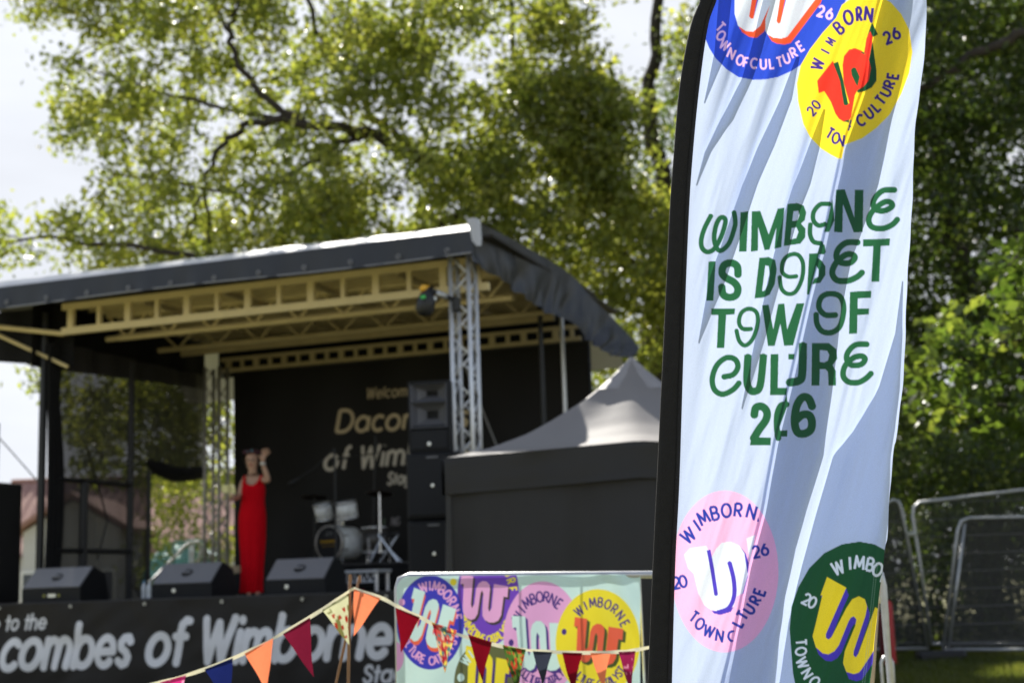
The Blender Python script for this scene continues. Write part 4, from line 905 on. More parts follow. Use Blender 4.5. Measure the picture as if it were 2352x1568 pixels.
for i, (a_, c_, t_, fn, lb) in enumerate(pens):
    a3, c3, t3 = P(*a_, NY_), P(*c_, NY_), P(*t_, NY_); n = 22; vs, uu, vv = [], [], []; rr_ = random.Random(i)
    ph = rr_.uniform(0, 6)
    for k in np.linspace(0, 1, n):
        for w_ in np.linspace(0, 1, n):
            p = (a3*(1-w_)+c3*w_)*(1-k)+t3*k; p = p+np.array([.004*math.sin(6*k+ph)*k, .016*k*math.sin(5*w_*(1-k)+ph+3*k)-.02*k*k*math.sin(ph), 0]); vs.append(p-bo2+np.array([0, -.004, 0])); uu.append(w_*(1-k)+.5*k); vv.append(k)
    o = grid_mesh('pennant', np.array(vs), n, n, 'pennant_cloth', bn, fn(np.array(uu), np.array(vv)))
    if lb: o['label'] = lb
def cane(label, top, bot, r, m='cane', Y=NY_+.03):
    p = P(*top, Y); q = P(*bot, Y); d = (q-p)/(q-p)[2]; g_ = p+d*(0-p[2]); t = thing('cane', label, 'cane', g_); pts = [g_*(1-k)+p*k-g_ for k in np.linspace(0, 1, 14)]
    b = MB(); b.tube(pts, [r*(1+.12*(i % 3 == 0)) for i in range(14)], 8); b.build('cane_stem', m, t, True)
    b = MB(); b.tube([pts[-1]-np.array([0, 0, .03]), pts[-1]+np.array([0, 0, .003])], r*1.15, 8); b.build('cane_tip', m, t)
cane('thin upright brown cane holding up the peak of the bunting', (804, 1320), (800, 1568), .0072)
cane('thin tilted brown cane crossing the bunting peak just right of the upright cane', (826, 1322), (800, 1440), .006, Y=NY_+.06)
p = P(2017, 1345, NY_); q = P(2002, 1568, NY_); d = (q-p)/(q-p)[2]; g_ = p-d*p[2]
t = thing('wooden_stake', 'pale wooden stake in the grass just right of the tall feather flag', 'stake', g_)
b = MB(); b.tube([(0, 0, 0), (p-g_)*.6, p-g_], [.013, .012, .011], 8); b.build('stake_shaft', 'wood', t, True)
b = MB(); b.tube([(p-g_)*.93, (p-g_)*.96], .016, 8); b.build('tape_tie', 'ribbon', t, True)

# ================================================================== feather flag
FY = 4.35
le = [(1790, -560), (1740, -440), (1700, -260), (1664, -80), (1645, 0), (1625, 60), (1605, 200), (1590, 350), (1580, 500), (1568, 800), (1558, 1100), (1548, 1300), (1540, 1568), (1534, 1760)]
oe = [(1770, -600), (1695, -450), (1655, -270), (1623, -80), (1607, 0), (1585, 60), (1560, 200), (1545, 380), (1537, 500), (1527, 720), (1514, 1000), (1500, 1300), (1489, 1568), (1481, 1770)]
re = [(2128, -560), (2130, -300), (2128, 0), (2120, 150), (2103, 300), (2095, 450), (2085, 650), (2075, 850), (2060, 1000), (2054, 1035), (2040, 1181), (2037, 1236), (2031, 1266), (2017, 1395), (2008, 1487), (1998, 1568), (1975, 1760)]
def edge(pts): a = np.array(smooth_path(pts, 8)); return a[:, 0], a[:, 1]
lx, ly = edge(le); rx_, ry_ = edge(re); ox_, oy_ = edge(oe)
flag = thing('feather_flag', 'tall white feather flag with a black pole sleeve, green lettering and round coloured emblems', 'flag', np.array([P(1486, 1700, FY)[0], FY, 0])); fo_ = np.array(flag.location)
cv = Canvas(1440, -620, 2180, 1800, .95, lin(206, 221, 252)*.84)
A = lambda p: (1458.2+.3*p[0], .3*p[1]); T_ = lambda p: (1467.6+.4319*p[0], 376.3+.4319*p[1]); B_ = lambda p: (1467.6+.3402*p[0], 1034.9+.3402*p[1])
def poly(f, *cs, c): cv.poly([[f(p) for p in k] for k in cs], c)
def stk(f, pts, wd, c, k=7): cv.stroke(smooth_path([f(p) for p in pts], k), wd, c)
GR = lin(36, 94, 60); fb_ = lin(46, 78, 205); fo = lin(250, 92, 52); fw = lin(232, 240, 252)*.95; fp = lin(240, 196, 236); fy = lin(255, 226, 50); fn_ = lin(62, 42, 140); fr_ = lin(240, 60, 44); fg = lin(26, 84, 52); fpk = lin(250, 186, 226); fnb = lin(36, 60, 165); fpu = lin(78, 62, 190)
# blue emblem
poly(A, [(540, 300), (570, 370), (620, 450), (700, 530), (790, 590), (900, 612), (1000, 610), (1100, 590), (1200, 545), (1285, 490), (1440, 300), (1560, 140), (1640, -60), (1600, -300), (1450, -500), (1100, -560), (750, -420), (600, -100)], c=fb_)
Wb = [(700, -420), (860, -430), (765, 0), (765, 110), (790, 200), (850, 240), (905, 245), (960, 200), (1000, 120), (1000, 240), (1020, 270), (1060, 290), (1120, 297), (1165, 285), (1200, 240), (1340, 20), (1500, -300), (1380, -330), (1160, -30), (1112, 180), (1085, 165), (1120, -60), (1090, -250), (1030, -250), (945, -20), (905, 142), (875, 130), (905, -40), (960, -420)]
Wb = [(640, -420), (800, -430), (905, -40), (875, 128), (890, 146), (908, 142), (950, -20), (1040, -260), (1110, -250), (1120, -40), (1085, 165), (1098, 184), (1114, 178), (1165, -30), (1380, -350), (1500, -320), (1395, -20), (1200, 240), (1165, 285), (1120, 297), (1060, 290), (1020, 270), (1000, 240), (1000, 150), (1035, 40), (960, 200), (905, 245), (850, 240), (790, 200), (765, 110), (765, 0)]
for d_ in (1, .5): poly(A, [(x+28*d_, y+46*d_) for x, y in Wb], c=fo)
poly(A, [(1340, 40), (1400, -10), (1400, 25), (1370, 35)], c=fo); poly(A, Wb, c=fw)
poly(A, [(905, -60), (950, -60), (905, 120), (875, 130)], c=fo); poly(A, [(1120, -60), (1165, -60), (1110, 160), (1085, 165)], c=fo)
for ch, x, y in zip('TOWNOFCULTURE', (655, 660, 690, 740, 806, 852, 912, 985, 1048, 1108, 1162, 1215, 1268), (208, 275, 345, 412, 462, 482, 486, 492, 488, 478, 448, 405, 355)):
    glyph(cv, ch, *A((x, y)), 22, math.degrees(math.atan2(975-x, y-50+120))*.92, fp, .2, .85)
for ch, x, y in zip('26', (1425, 1492), (88, 106)): glyph(cv, ch, *A((x, y)), 24, 12, fp, .22, .95)
# yellow emblem (creased by the main fold)
poly(A, [(1585, 40), (1640, 0), (1740, -40), (1870, -30), (1960, 20), (2040, 110), (2100, 230), (2125, 400), (2100, 560), (2040, 720), (1950, 880), (1850, 980), (1740, 1060), (1605, 1110), (1585, 1215), (1555, 1214), (1500, 1185), (1425, 1138), (1340, 1050), (1290, 950), (1250, 780), (1240, 640), (1270, 500), (1340, 380), (1440, 250), (1540, 140)], c=fy)
poly(A, [(1700, 695), (1705, 712), (1760, 700), (1815, 670), (1850, 620), (1850, 540), (1815, 290), (1862, 266), (1815, 172), (1772, 300), (1780, 420), (1740, 640)], c=fg)
poly(A, [(1395, 620), (1515, 468), (1555, 540), (1600, 655), (1590, 500), (1602, 430), (1640, 382), (1685, 370), (1740, 392), (1785, 440), (1808, 520), (1790, 620), (1750, 665), (1705, 690), (1685, 730), (1655, 900), (1640, 925), (1600, 935), (1562, 910), (1535, 870), (1500, 780), (1450, 700), (1408, 715)], c=fr_)
poly(A, [(1755, 400), (1772, 300), (1802, 240), (1822, 290), (1800, 420), (1788, 470)], c=fr_)
poly(A, [(1520, 488), (1556, 472), (1592, 600), (1640, 795), (1620, 810), (1600, 803), (1570, 620)], c=fg); poly(A, [(1592, 606), (1600, 640), (1642, 790), (1634, 796)], c=fy)
poly(A, [(1655, 535), (1672, 517), (1690, 520), (1722, 590), (1705, 662), (1690, 640), (1660, 575)], c=fg); poly(A, [(1728, 398), (1760, 402), (1758, 418), (1735, 408)], c=fg); poly(A, [(1590, 930), (1640, 915), (1640, 940)], c=fg)
for ch, x, y, r_, h_, sx in (('W', 1397, 492, -72, 26, .8), ('I', 1458, 395, -62, 22, .8), ('M', 1500, 320, -58, 20, .7), ('B', 1562, 215, -38, 28, .8), ('O', 1634, 135, -14, 31, .75), ('R', 1718, 112, -4, 31, .55), ('N', 1792, 112, 6, 31, .72)): glyph(cv, ch, *A((x, y)), h_, r_, fn_, .22, sx)
for ch, x, y in (('2', 1935, 290), ('6', 1998, 256)): glyph(cv, ch, *A((x, y)), 26, -24, fn_, .24, .95)
for ch, x, y in (('2', 1352, 852), ('0', 1388, 802)): glyph(cv, ch, *A((x, y)), 21, -48, fn_, .22, .95)
for ch, x, y, r_ in (('C', 1730, 922, -22), ('U', 1793, 868, -36), ('L', 1845, 818, -44), ('T', 1882, 768, -52), ('U', 1920, 705, -62), ('R', 1950, 645, -70), ('E', 1976, 582, -82)): glyph(cv, ch, *A((x, y)), 24, r_, fn_, .24, .85)
for ch, x, y, r_ in (('T', 1493, 1022, 30), ('O', 1540, 1058, 14), ('V', 1588, 1078, -8)): glyph(cv, ch, *A((x, y)), 24, r_, fn_, .22, .8)
stk(A, [(1655, 920), (1635, 1002)], 3.5, fn_, 1); stk(A, [(1640, 960), (1655, 975)], 3.5, fn_, 1)
# green lettering
def tp(*cs): poly(T_, *cs, c=GR)
def ts(pts, wd): stk(T_, pts, wd*.4319, GR)
ts([(385, 272), (350, 340), (332, 400), (335, 445), (362, 468), (400, 452), (438, 385), (460, 310), (450, 286), (428, 292), (408, 335), (400, 400), (415, 450), (440, 460), (480, 420), (508, 340), (512, 300), (505, 256)], 26)
tp([(540, 257), (582, 253), (572, 466), (532, 468)])
tp([(600, 252), (645, 250), (690, 375), (738, 238), (774, 233), (757, 443), (720, 452), (731, 340), (694, 456), (668, 460), (634, 335), (633, 463), (595, 466)])
tp([(790, 214), (840, 208), (876, 222), (890, 258), (882, 300), (862, 318), (886, 345), (884, 392), (858, 425), (770, 437)], [(822, 252), (848, 250), (853, 275), (842, 300), (815, 305)], [(812, 342), (838, 338), (848, 362), (836, 395), (805, 402)])
ts([(1016, 214), (965, 216), (930, 255), (928, 300), (955, 328), (992, 320)], 25); ts([(912, 318), (910, 375), (930, 415), (970, 422)], 25)
tp([(1028, 185), (1040, 300), (1012, 362), (984, 362), (1006, 290)])
tp([(1048, 138), (1095, 136), (1145, 285), (1148, 138), (1194, 138), (1190, 362), (1142, 364), (1085, 215), (1082, 364), (1038, 362)])
ts([(1364, 139), (1300, 142), (1258, 178), (1245, 218), (1265, 246), (1310, 248), (1347, 225), (1335, 204), (1300, 206), (1244, 250), (1222, 298), (1240, 336), (1295, 344), (1345, 325), (1376, 294)], 31)
tp([(370, 520), (408, 518), (396, 726), (358, 727)])
ts([(527, 592), (522, 545), (490, 527), (452, 540), (442, 580), (462, 605), (505, 630), (526, 662), (516, 698), (480, 710), (448, 694), (440, 652)], 40)
tp([(640, 500), (690, 495), (725, 512), (733, 560), (722, 640), (695, 695), (665, 710), (615, 716)], [(672, 540), (690, 544), (695, 590), (685, 640), (670, 672), (655, 677)])
ts([(840, 597), (795, 600), (763, 576), (765, 522), (798, 486), (845, 484), (872, 530), (867, 610), (832, 680), (788, 690), (757, 660), (748, 598)], 23)
tp([(905, 478), (950, 474), (940, 560), (905, 695), (893, 695)])
tp([(966, 418), (988, 432), (994, 470), (985, 482), (958, 480), (952, 500), (972, 515), (992, 545), (992, 590), (965, 632), (920, 640), (932, 610), (955, 600), (955, 560), (940, 540), (948, 480)])
ts([(1168, 418), (1105, 419), (1062, 452), (1050, 495), (1072, 524), (1120, 527), (1148, 500), (1132, 482), (1095, 486), (1046, 530), (1028, 580), (1052, 618), (1108, 622), (1158, 602), (1188, 576)], 33)
tp([(1192, 402), (1336, 397), (1332, 435), (1286, 437), (1278, 627), (1236, 627), (1246, 438), (1192, 440)])
tp([(385, 770), (512, 768), (508, 800), (464, 803), (454, 978), (414, 980), (422, 804), (384, 803)])
ts([(600, 877), (552, 876), (532, 842), (545, 792), (585, 770), (625, 790), (631, 850), (606, 928), (566, 965), (533, 940), (518, 882)], 23)
tp([(655, 752), (690, 748), (714, 880), (740, 745), (773, 742), (788, 880), (838, 742), (880, 740), (820, 965), (772, 967), (752, 850), (722, 967), (686, 968)])
ts([(1050, 803), (990, 802), (957, 762), (970, 710), (1015, 690), (1070, 706), (1089, 770), (1070, 860), (1025, 896), (975, 890), (947, 850), (942, 797)], 30)
tp([(1122, 680), (1236, 674), (1234, 712), (1164, 716), (1163, 770), (1224, 768), (1222, 800), (1162, 804), (1160, 902), (1117, 904)])
ts([(448, 1132), (500, 1120), (526, 1080), (512, 1040), (466, 1030), (415, 1070), (390, 1140), (402, 1200), (445, 1224), (500, 1200), (534, 1162)], 30)
ts([(580, 1016), (574, 1150), (590, 1200), (618, 1208), (645, 1175), (663, 1012)], 40)
tp([(700, 1012), (742, 1010), (738, 1190), (788, 1190), (785, 1228), (697, 1228)]); tp([(795, 1010), (828, 1010), (824, 1040), (794, 1040)])
ts([(872, 953), (868, 1115), (850, 1152), (798, 1162)], 44)
tp([(920, 952), (1010, 952), (1050, 985), (1055, 1035), (1030, 1070), (1047, 1100), (1048, 1178), (1008, 1178), (1005, 1105), (990, 1090), (962, 1090), (960, 1178), (917, 1178)], [(962, 990), (1000, 992), (1012, 1015), (1005, 1045), (985, 1055), (962, 1052)])
ts([(1217, 959), (1152, 962), (1112, 1000), (1105, 1040), (1130, 1069), (1180, 1066), (1202, 1040), (1186, 1022), (1142, 1030), (1097, 1072), (1086, 1125), (1113, 1158), (1165, 1162), (1207, 1140), (1236, 1112)], 31)
ts([(613, 1337), (622, 1296), (655, 1290), (680, 1318), (675, 1360), (640, 1410), (608, 1462)], 42); tp([(598, 1450), (702, 1455), (700, 1495), (590, 1495)])
ts([(788, 1278), (755, 1284), (735, 1330), (733, 1400), (742, 1462)], 32); tp([(785, 1225), (792, 1280), (762, 1360), (740, 1418), (790, 1415), (788, 1448), (722, 1452), (720, 1440), (748, 1330)])
ts([(922, 1292), (902, 1247), (868, 1242), (838, 1290), (828, 1370), (842, 1424), (876, 1434), (912, 1414), (920, 1372), (905, 1336), (868, 1334), (835, 1362)], 43)
# pink emblem
poly(B_, [(580+362*math.cos(q), 813+545*math.sin(q)) for q in np.linspace(0, 2*math.pi, 60, endpoint=False)], c=fpk)
poly(B_, [(680, 640), (720, 690), (742, 760), (735, 850), (705, 965), (690, 960), (720, 830), (715, 740)], c=fpu)
poly(B_, [(305, 700), (345, 655), (455, 640), (490, 720), (520, 660), (560, 618), (620, 612), (680, 640), (712, 690), (722, 760), (735, 830), (700, 960), (660, 980), (640, 1050), (570, 1080), (490, 1075), (440, 1040), (400, 960), (370, 830), (330, 790)], c=fw); poly(B_, [(725, 590), (785, 565), (772, 640), (748, 740), (738, 680)], c=fw)
stk(B_, [(470, 668), (495, 800), (520, 965)], 9, fpu, 2); stk(B_, [(612, 755), (640, 870), (642, 980), (605, 1060), (530, 1090)], 10, fpu); poly(B_, [(490, 1076), (570, 1082), (640, 1052), (620, 1085), (550, 1106), (505, 1095)], c=fpu); cv.ellipse(*B_((520, 965)), 4.5, 4.5, fpu); cv.ellipse(*B_((612, 758)), 5, 5, fpu)
for ch, x, y, r_ in (('W', 332, 568, -40), ('I', 392, 502, -34), ('M', 437, 452, -28), ('B', 512, 420, -14), ('O', 590, 402, -4), ('R', 672, 400, 6), ('N', 762, 412, 14)): glyph(cv, ch, *B_((x, y)), 30, r_, fnb, .2, .85)
poly(B_, [(805, 445), (812, 478), (795, 478)], c=fnb)
for ch, x, y in (('2', 792, 680), ('6', 848, 664), ('2', 252, 890), ('0', 298, 880)): glyph(cv, ch, *B_((x, y)), 26, -12, fnb, .22, 1)
for ch, x, y, r_ in (('T', 370, 1118, 36), ('O', 412, 1166, 26), ('W', 474, 1214, 18), ('N', 546, 1246, 8)): glyph(cv, ch, *B_((x, y)), 25, r_, fnb, .22, .85)
stk(B_, [(638, 1215), (612, 1225), (604, 1255), (620, 1280), (630, 1280)], 5.5, fnb)
for ch, x, y, r_ in (('L', 668, 1160, -62), ('T', 700, 1110, -58), ('U', 745, 1066, -56), ('R', 786, 1006, -62), ('E', 815, 950, -72)): glyph(cv, ch, *B_((x, y)), 25, r_, fnb, .24, .85)
# green emblem
poly(B_, [(1017, 1200), (1030, 1050), (1075, 920), (1150, 790), (1250, 690), (1370, 630), (1490, 612), (1590, 630), (1700, 690), (1760, 1200), (1640, 1750), (1400, 1900), (1200, 1850), (1080, 1700), (1040, 1500)], c=fg)
Wg = [(1225, 975), (1270, 850), (1400, 922), (1262, 1235), (1262, 1260), (1280, 1272), (1300, 1255), (1400, 1060), (1440, 1000), (1485, 980), (1525, 1000), (1541, 1050), (1530, 1110), (1450, 1350), (1448, 1378), (1464, 1392), (1480, 1370), (1595, 1055), (1640, 1075), (1630, 1290), (1590, 1340), (1505, 1470), (1485, 1495), (1450, 1505), (1400, 1490), (1378, 1430), (1390, 1350), (1460, 1180), (1468, 1135), (1450, 1115), (1430, 1125), (1415, 1150), (1350, 1310), (1320, 1350), (1280, 1372), (1240, 1365), (1195, 1325), (1172, 1250), (1190, 1180), (1238, 975)]
for d_ in (1, .75, .5, .25): poly(B_, [(x+18*d_, y+48*d_) for x, y in Wg], c=fpu)
poly(B_, [(1388, 958), (1412, 965), (1300, 1258), (1264, 1262)], c=fpu); poly(B_, Wg, c=fy)
for ch, x, y, r_ in (('W', 1345, 785, -20), ('I', 1425, 758, -3), ('M', 1490, 756, 6), ('B', 1562, 766, 12), ('O', 1612, 800, 22)): glyph(cv, ch, *B_((x, y)), 29, r_, fw, .2, .82)
stk(B_, [(1645, 840), (1632, 885)], 5, fw, 1)
for ch, x, y in (('2', 1132, 1000), ('0', 1172, 1022)): glyph(cv, ch, *B_((x, y)), 25, 26, fw, .2, .95)
for ch, x, y, r_ in (('T', 1093, 1290, 86), ('O', 1094, 1352, 78), ('W', 1105, 1430, 68), ('N', 1136, 1502, 58), ('O', 1186, 1556, 50)): glyph(cv, ch, *B_((x, y)), 24, r_, fw, .2, .85)
for i in range(70):                                       # stitching along the free edge
    for off in (12, 17):
        y = 1290+i*4.2; x = np.interp(y, ry_, rx_)-off; cv.stroke([(x, y), (x-.4, y+2.6)], 1.0, lin(150, 180, 165))
Mx = [2110, 2035, 2019, 2007, 1979, 1935, 1908, 1887, 1858, 1809, 1779, 1750, 1718, 1682, 1658, 1610]; My = [-560, -80, 0, 51, 207, 333, 463, 562, 676, 890, 1011, 1171, 1293, 1470, 1568, 1760]
def fdisp(px, py):                                        # folds of the hanging cloth, metres away from the viewer
    q = px+.30*py+16*np.sin(py/260.); env = np.clip((px-np.interp(py, ly, lx))/60, 0, 1)
    d = .010*np.sin(2*np.pi*q/128+.9*np.sin(py/330.))+.0032*np.sin(2*np.pi*q/57+1.3*np.sin(py/210.+1))+.022*np.sin(2*np.pi*(q-1600)/330)
    d = d*(.55+.45*np.clip((900-py)/700, 0, 1))
    d += .007*vnoise(q/30, py/260, 11)+.0035*vnoise(q/11, py/90, 12)
    s_ = np.clip((px-np.interp(py, My, Mx))/9+.5, 0, 1); s_ = s_*s_*(3-2*s_)
    return d*env+.012*(.5-s_)*env
nx, ny = 400, 1150
v_ = np.linspace(-555, 1755, ny); u_ = np.linspace(0, 1, nx); l_ = np.interp(v_, ly, lx)-8; r_ = np.interp(v_, ry_, rx_)+1.2*np.sin(v_/61)+.6*np.sin(v_/17)
PX = l_[:, None]*(1-u_)+r_[:, None]*u_; PY = np.repeat(v_[:, None], nx, 1)
D_ = fdisp(PX, PY)
grid_mesh('sail', Pv(PX, PY, FY+D_)-fo_, nx, ny, 'flag', flag, cv.sample(PX.ravel(), PY.ravel()))
# main fold, plus added cloth strips behind the sail that shade it in bands
white = np.array(lin(206, 221, 252)*.84)
def shade_pleat(Lp, Rp, gap, extra=(0,)):
    La = np.array(Lp, float); Ra = np.array(Rp, float); y = np.linspace(La[0, 1], La[-1, 1], 260); l = np.interp(y, La[:, 1], La[:, 0]); r = np.interp(y, Ra[:, 1], Ra[:, 0]); uu = np.linspace(0, 1, 30)
    X = l[:, None]*(1-uu)+r[:, None]*uu; Y = np.repeat(y[:, None], 30, 1); d = fdisp(X, Y)+gap+.004*np.sin(uu*3.1)[None]
    for e_ in extra: grid_mesh('shade_pleat', Pv(X, Y, FY+d+e_)-fo_, 30, 260, 'flag', flag, np.tile(white, (X.size, 1)))
shade_pleat(list(zip(Mx, My)), [(2125, -560), (2095, -80), (2085, 0), (2058, 180), (2010, 420), (1947, 584), (1925, 705), (1905, 880), (1896, 951), (1884, 1035), (1845, 1160), (1820, 1250), (1797, 1360), (1785, 1450), (1770, 1568), (1740, 1760)], .012, (0, .008))
shade_pleat([(2067, 640), (2052, 760), (2015, 880), (1955, 980), (1908, 1040), (1868, 1180), (1838, 1290), (1806, 1420), (1782, 1568), (1752, 1760)], [(2070, 640), (2068, 760), (2060, 880), (2050, 980), (2040, 1040), (2030, 1180), (2020, 1290), (2006, 1420), (1988, 1568), (1970, 1760)], .014)
def A2(*p): return [A(q) for q in p]
shade_pleat(A2((1010, -400), (960, 0), (870, 380), (800, 600), (640, 900), (520, 1150), (455, 1400)), A2((1110, -400), (1060, 0), (960, 380), (880, 600), (740, 900), (570, 1150), (462, 1400)), .012)
shade_pleat(A2((1225, 420), (1100, 750), (930, 1100), (800, 1400), (700, 1700), (560, 2100), (470, 2600)), A2((1250, 420), (1190, 750), (1060, 1100), (930, 1400), (830, 1700), (690, 2100), (480, 2600)), .012)
shade_pleat(A2((1430, 820), (1300, 1130), (1190, 1400), (1130, 1600), (1010, 2100), (900, 2600), (800, 3100)), A2((1445, 820), (1400, 1130), (1330, 1400), (1250, 1600), (1110, 2100), (970, 2600), (810, 3100)), .012)
shade_pleat(A2((640, -100), (600, 400), (520, 780)), A2((740, -100), (690, 400), (530, 780)), .010)
# sleeve with the pole inside, hem on the free edge
yy = np.linspace(-560, 1762, 160); rings = []
for y in yy:
    i_ = np.interp(y, ly, lx)+2; o_ = np.interp(y, oy_, ox_); c = P((i_+o_)/2, y, FY-.006); hw = (i_-o_)/2/FPX*FY*1.03; rings.append([c+np.array([hw*np.sign(math.cos(q))*abs(math.cos(q))**.8, .017*math.sin(q)*(1+.08*math.sin(y/40)), 0]) for q in np.linspace(0, 2*math.pi, 20, endpoint=False)])
b = MB(fo_); b.loft(rings); slv = b.build('sleeve', 'flag_sleeve', flag, True)
b = MB(fo_); b.tube([P(np.interp(y, ly, lx)-7, y, FY-.0225) for y in yy], .0013, 5); b.build('seam', 'black_cloth', slv)
b = MB(fo_); c0 = P(1508, 1765, FY); b.tube([(c0[0]-.02, FY, .05), (c0[0]-.01, FY, .4), c0], .016, 10); b.build('pole', 'galv', flag, True)
b = MB(fo_); b.box((c0[0]-.02, FY, .035), (.45, .45, .03), bev=.01); b.tube([(c0[0]-.02, FY, .03), (c0[0]-.02, FY, .2)], .024, 10); b.build('base', 'black_steel', flag)

# ================================================================== temporary fence panels
def tubepath(name, parent, off, pts, Y, r, m='galv'):
    b = MB(off); b.tube([P(x, y, Y_) for (x, y), Y_ in zip(pts, Y if hasattr(Y, '__len__') else [Y]*len(pts))], r, 8); return b.build(name, m, parent, True)
def panel(label, pts, Y, cloth):
    o = P(*pts[0], Y); o[2] = 0; t = thing('fence_panel', label, 'fence', o, 0, 'temporary fence panels by the dark trees'); tubepath('frame', t, o, pts+[pts[0]], Y, .021)
    ax = (np.array([1, 0, 0]), np.array([0, 1, 0]), np.array([0, 0, 1]))
    b = MB(o); ps = [P(*p, Y+.01) for p in pts]; b.add(ps, [tuple(range(len(ps)))]); b.build('wire_mesh', 'wire', t)
    if cloth: b = MB(o); ps = [P(x, y, Y+.03) for x, y in pts]; b.add(ps, [tuple(range(len(ps)))]); b.build('netting', 'net', t)
    return t
def netmat():
    m = M['scrim'].copy(); m.name = 'net'; mr = [n for n in m.node_tree.nodes if n.type == 'MAP_RANGE'][0]; mr.inputs['To Min'].default_value = .30; mr.inputs['To Max'].default_value = .6; return m
M['net'] = netmat()
pa = panel('fence panel leaning left, mostly hidden behind the feather flag, netting in its mesh', [(2132, 1488), (1700, 1497), (1680, 1180), (2030, 1158), (2052, 1147), (2064, 1152), (2071, 1170)], 18.6, True)
pb = panel('fence panel with the highest top rail, sloping up to the right edge of the photo', [(2140, 1478), (2113, 1290), (2096, 1185), (2098, 1165), (2112, 1153), (2520, 1104), (2740, 1110), (2760, 1478)], 18.45, False)
pc = panel('lower front fence panel with a double side post and dark netting', [(2166, 1491), (2200, 1215), (2208, 1196), (2226, 1189), (2700, 1180), (2710, 1491)], 18.2, True)
o = np.array(pc.location); tubepath('post', pc, o, [(2178, 1491), (2216, 1202)], 18.2, .021)
o = np.array(pb.location); b = MB(o); b.tube([P(2084, 1226, 18.45), P(2106, 1226, 18.45)], .03, 8); b.build('clamp', 'badge', pb)
b = MB(np.array(pc.location)); p = P(2160, 1494, 18.2); b.box((p[0], 18.2, p[2]*.5-.02), (.6, .24, max(.1, p[2]+.05)), bev=.03); b.build('foot_block', 'black_steel', pc)
rb = P(2045, 1500, 17.5); rb[2] = 0
t = thing('barrier_post', 'red plastic post with a rounded top standing in front of the fence', 'post', rb)
h_ = P(2045, 1378, 17.5)[2]
b = MB(); b.lathe([(.065, 0), (.065, h_-.05), (.055, h_-.015), (.03, h_), (0, h_+.003)], (0, 0, 0), 16); b.build('post_body', 'red_plastic', t, True)
b = MB(); b.lathe([(.09, 0), (.09, .04), (.066, .06)], (0, 0, 0), 16); b.build('post_foot', 'red_plastic', t, True)
rb2 = P(2032, 1500, 17.9); rb2[2] = 0
t = thing('barrier_post', 'darker red post partly hidden between the feather flag and the fence', 'post', rb2)
b = MB(); b.lathe([(.06, 0), (.06, h_*.72), (.03, h_*.8), (0, h_*.8)], (0, 0, 0), 14); b.build('post_body', mat('dark_red', (.14, .006, .01), .5), t, True)
b = MB(); b.lathe([(.08, 0), (.08, .04), (.06, .05)], (0, 0, 0), 14); b.build('post_foot', 'black_steel', t, True)
t = thing('wire_hoop', 'small thin metal hoop in the grass right of the wooden stake', 'hoop', P(2045, 1568, 9.5)*np.array([1, 1, 0])); o = np.array(t.location)
b = MB(o); b.tube([np.array([P(2022, 1500, 9.5)[0], 9.5, 0]), P(2024, 1520, 9.5), P(2030, 1508, 9.5), P(2042, 1506, 9.5), P(2050, 1520, 9.5), np.array([P(2052, 1600, 9.5)[0], 9.5, 0])], .010, 8); b.build('hoop_wire', 'galv', t, True)

# ================================================================== foliage
def leaves(name, C_, n_per, rad, size, m, parent, off, flat=.75, seed=1, droop=.0, colb=.5, aspect=.55):
    r = np.random.default_rng(seed); C_ = np.asarray(C_, float); N = len(C_)*n_per
    rad = np.broadcast_to(np.asarray(rad, float), (len(C_),))
    cen = np.repeat(C_, n_per, 0)+r.normal(size=(N, 3))*np.repeat(rad, n_per)[:, None]*np.array([1, 1, flat])*.62
    s = size*r.uniform(.6, 1.25, N)[:, None]
    ax = r.normal(size=(N, 3)); ax[:, 2] -= droop; ax /= np.linalg.norm(ax, axis=1)[:, None]
    nr = r.normal(size=(N, 3)); nr[:, 2] += .9; sd = np.cross(ax, nr); sd /= np.linalg.norm(sd, axis=1)[:, None]+1e-9; up = np.cross(sd, ax)
    base = cen-ax*s*.5; tip = cen+ax*s*.5; w_ = s*aspect*.5
    lf = cen-ax*s*.02+sd*w_+up*s*.12; rt = cen-ax*s*.02-sd*w_+up*s*.12
    V = np.stack([base, rt, tip, lf], 1).reshape(-1, 3)-np.array(off)
    me = bpy.data.meshes.new(name); me.vertices.add(N*4); me.vertices.foreach_set('co', V.astype(np.float32).ravel())
    i = np.arange(N)*4; tri = np.stack([i, i+1, i+2, i, i+2, i+3], 1).reshape(-1)
    me.loops.add(N*6); me.loops.foreach_set('vertex_index', tri.astype(np.int32)); me.polygons.add(N*2); me.polygons.foreach_set('loop_start', np.arange(0, N*6, 3, dtype=np.int32))
    me.update(calc_edges=True)
    cb = np.repeat(np.clip(colb+r.normal(size=len(C_))*.21, 0, 1), n_per); c = np.clip(cb+r.normal(size=N)*.13, 0, 1); set_col(me, np.repeat(c, 4)[:, None]*np.ones(3))
    return link(name, me, m, parent)
SUNGAPS = [(5.0, 14.8, 0, .55), (5.7, 15.2, 0, .9), (6.6, 17, 0, .9), (6.1, 14.2, 0, .8), (5.0, 16.2, 3.4, 1.1), (5.8, 16.3, 4.3, .9), (1.3, 12.3, 2.7, 1.3), (2.2, 12.4, 2.5, 1.1)]+[(*P(x_, y_, 24.2), r__) for x_, y_, r__ in ((1100, 300, .7), (1250, 140, .7), (980, 130, .6), (1050, 60, .8), (1160, 190, .8), (1290, 40, .7), (1010, 200, .7), (1150, 480, .6), (850, 420, .6), (1200, 330, .8), (1330, 300, .7), (1400, 420, .7), (1060, 420, .7), (700, 150, .5), (2200, 250, .7), (2280, 520, .6), (2150, 620, .6))]   # openings in the canopy that let the sun through
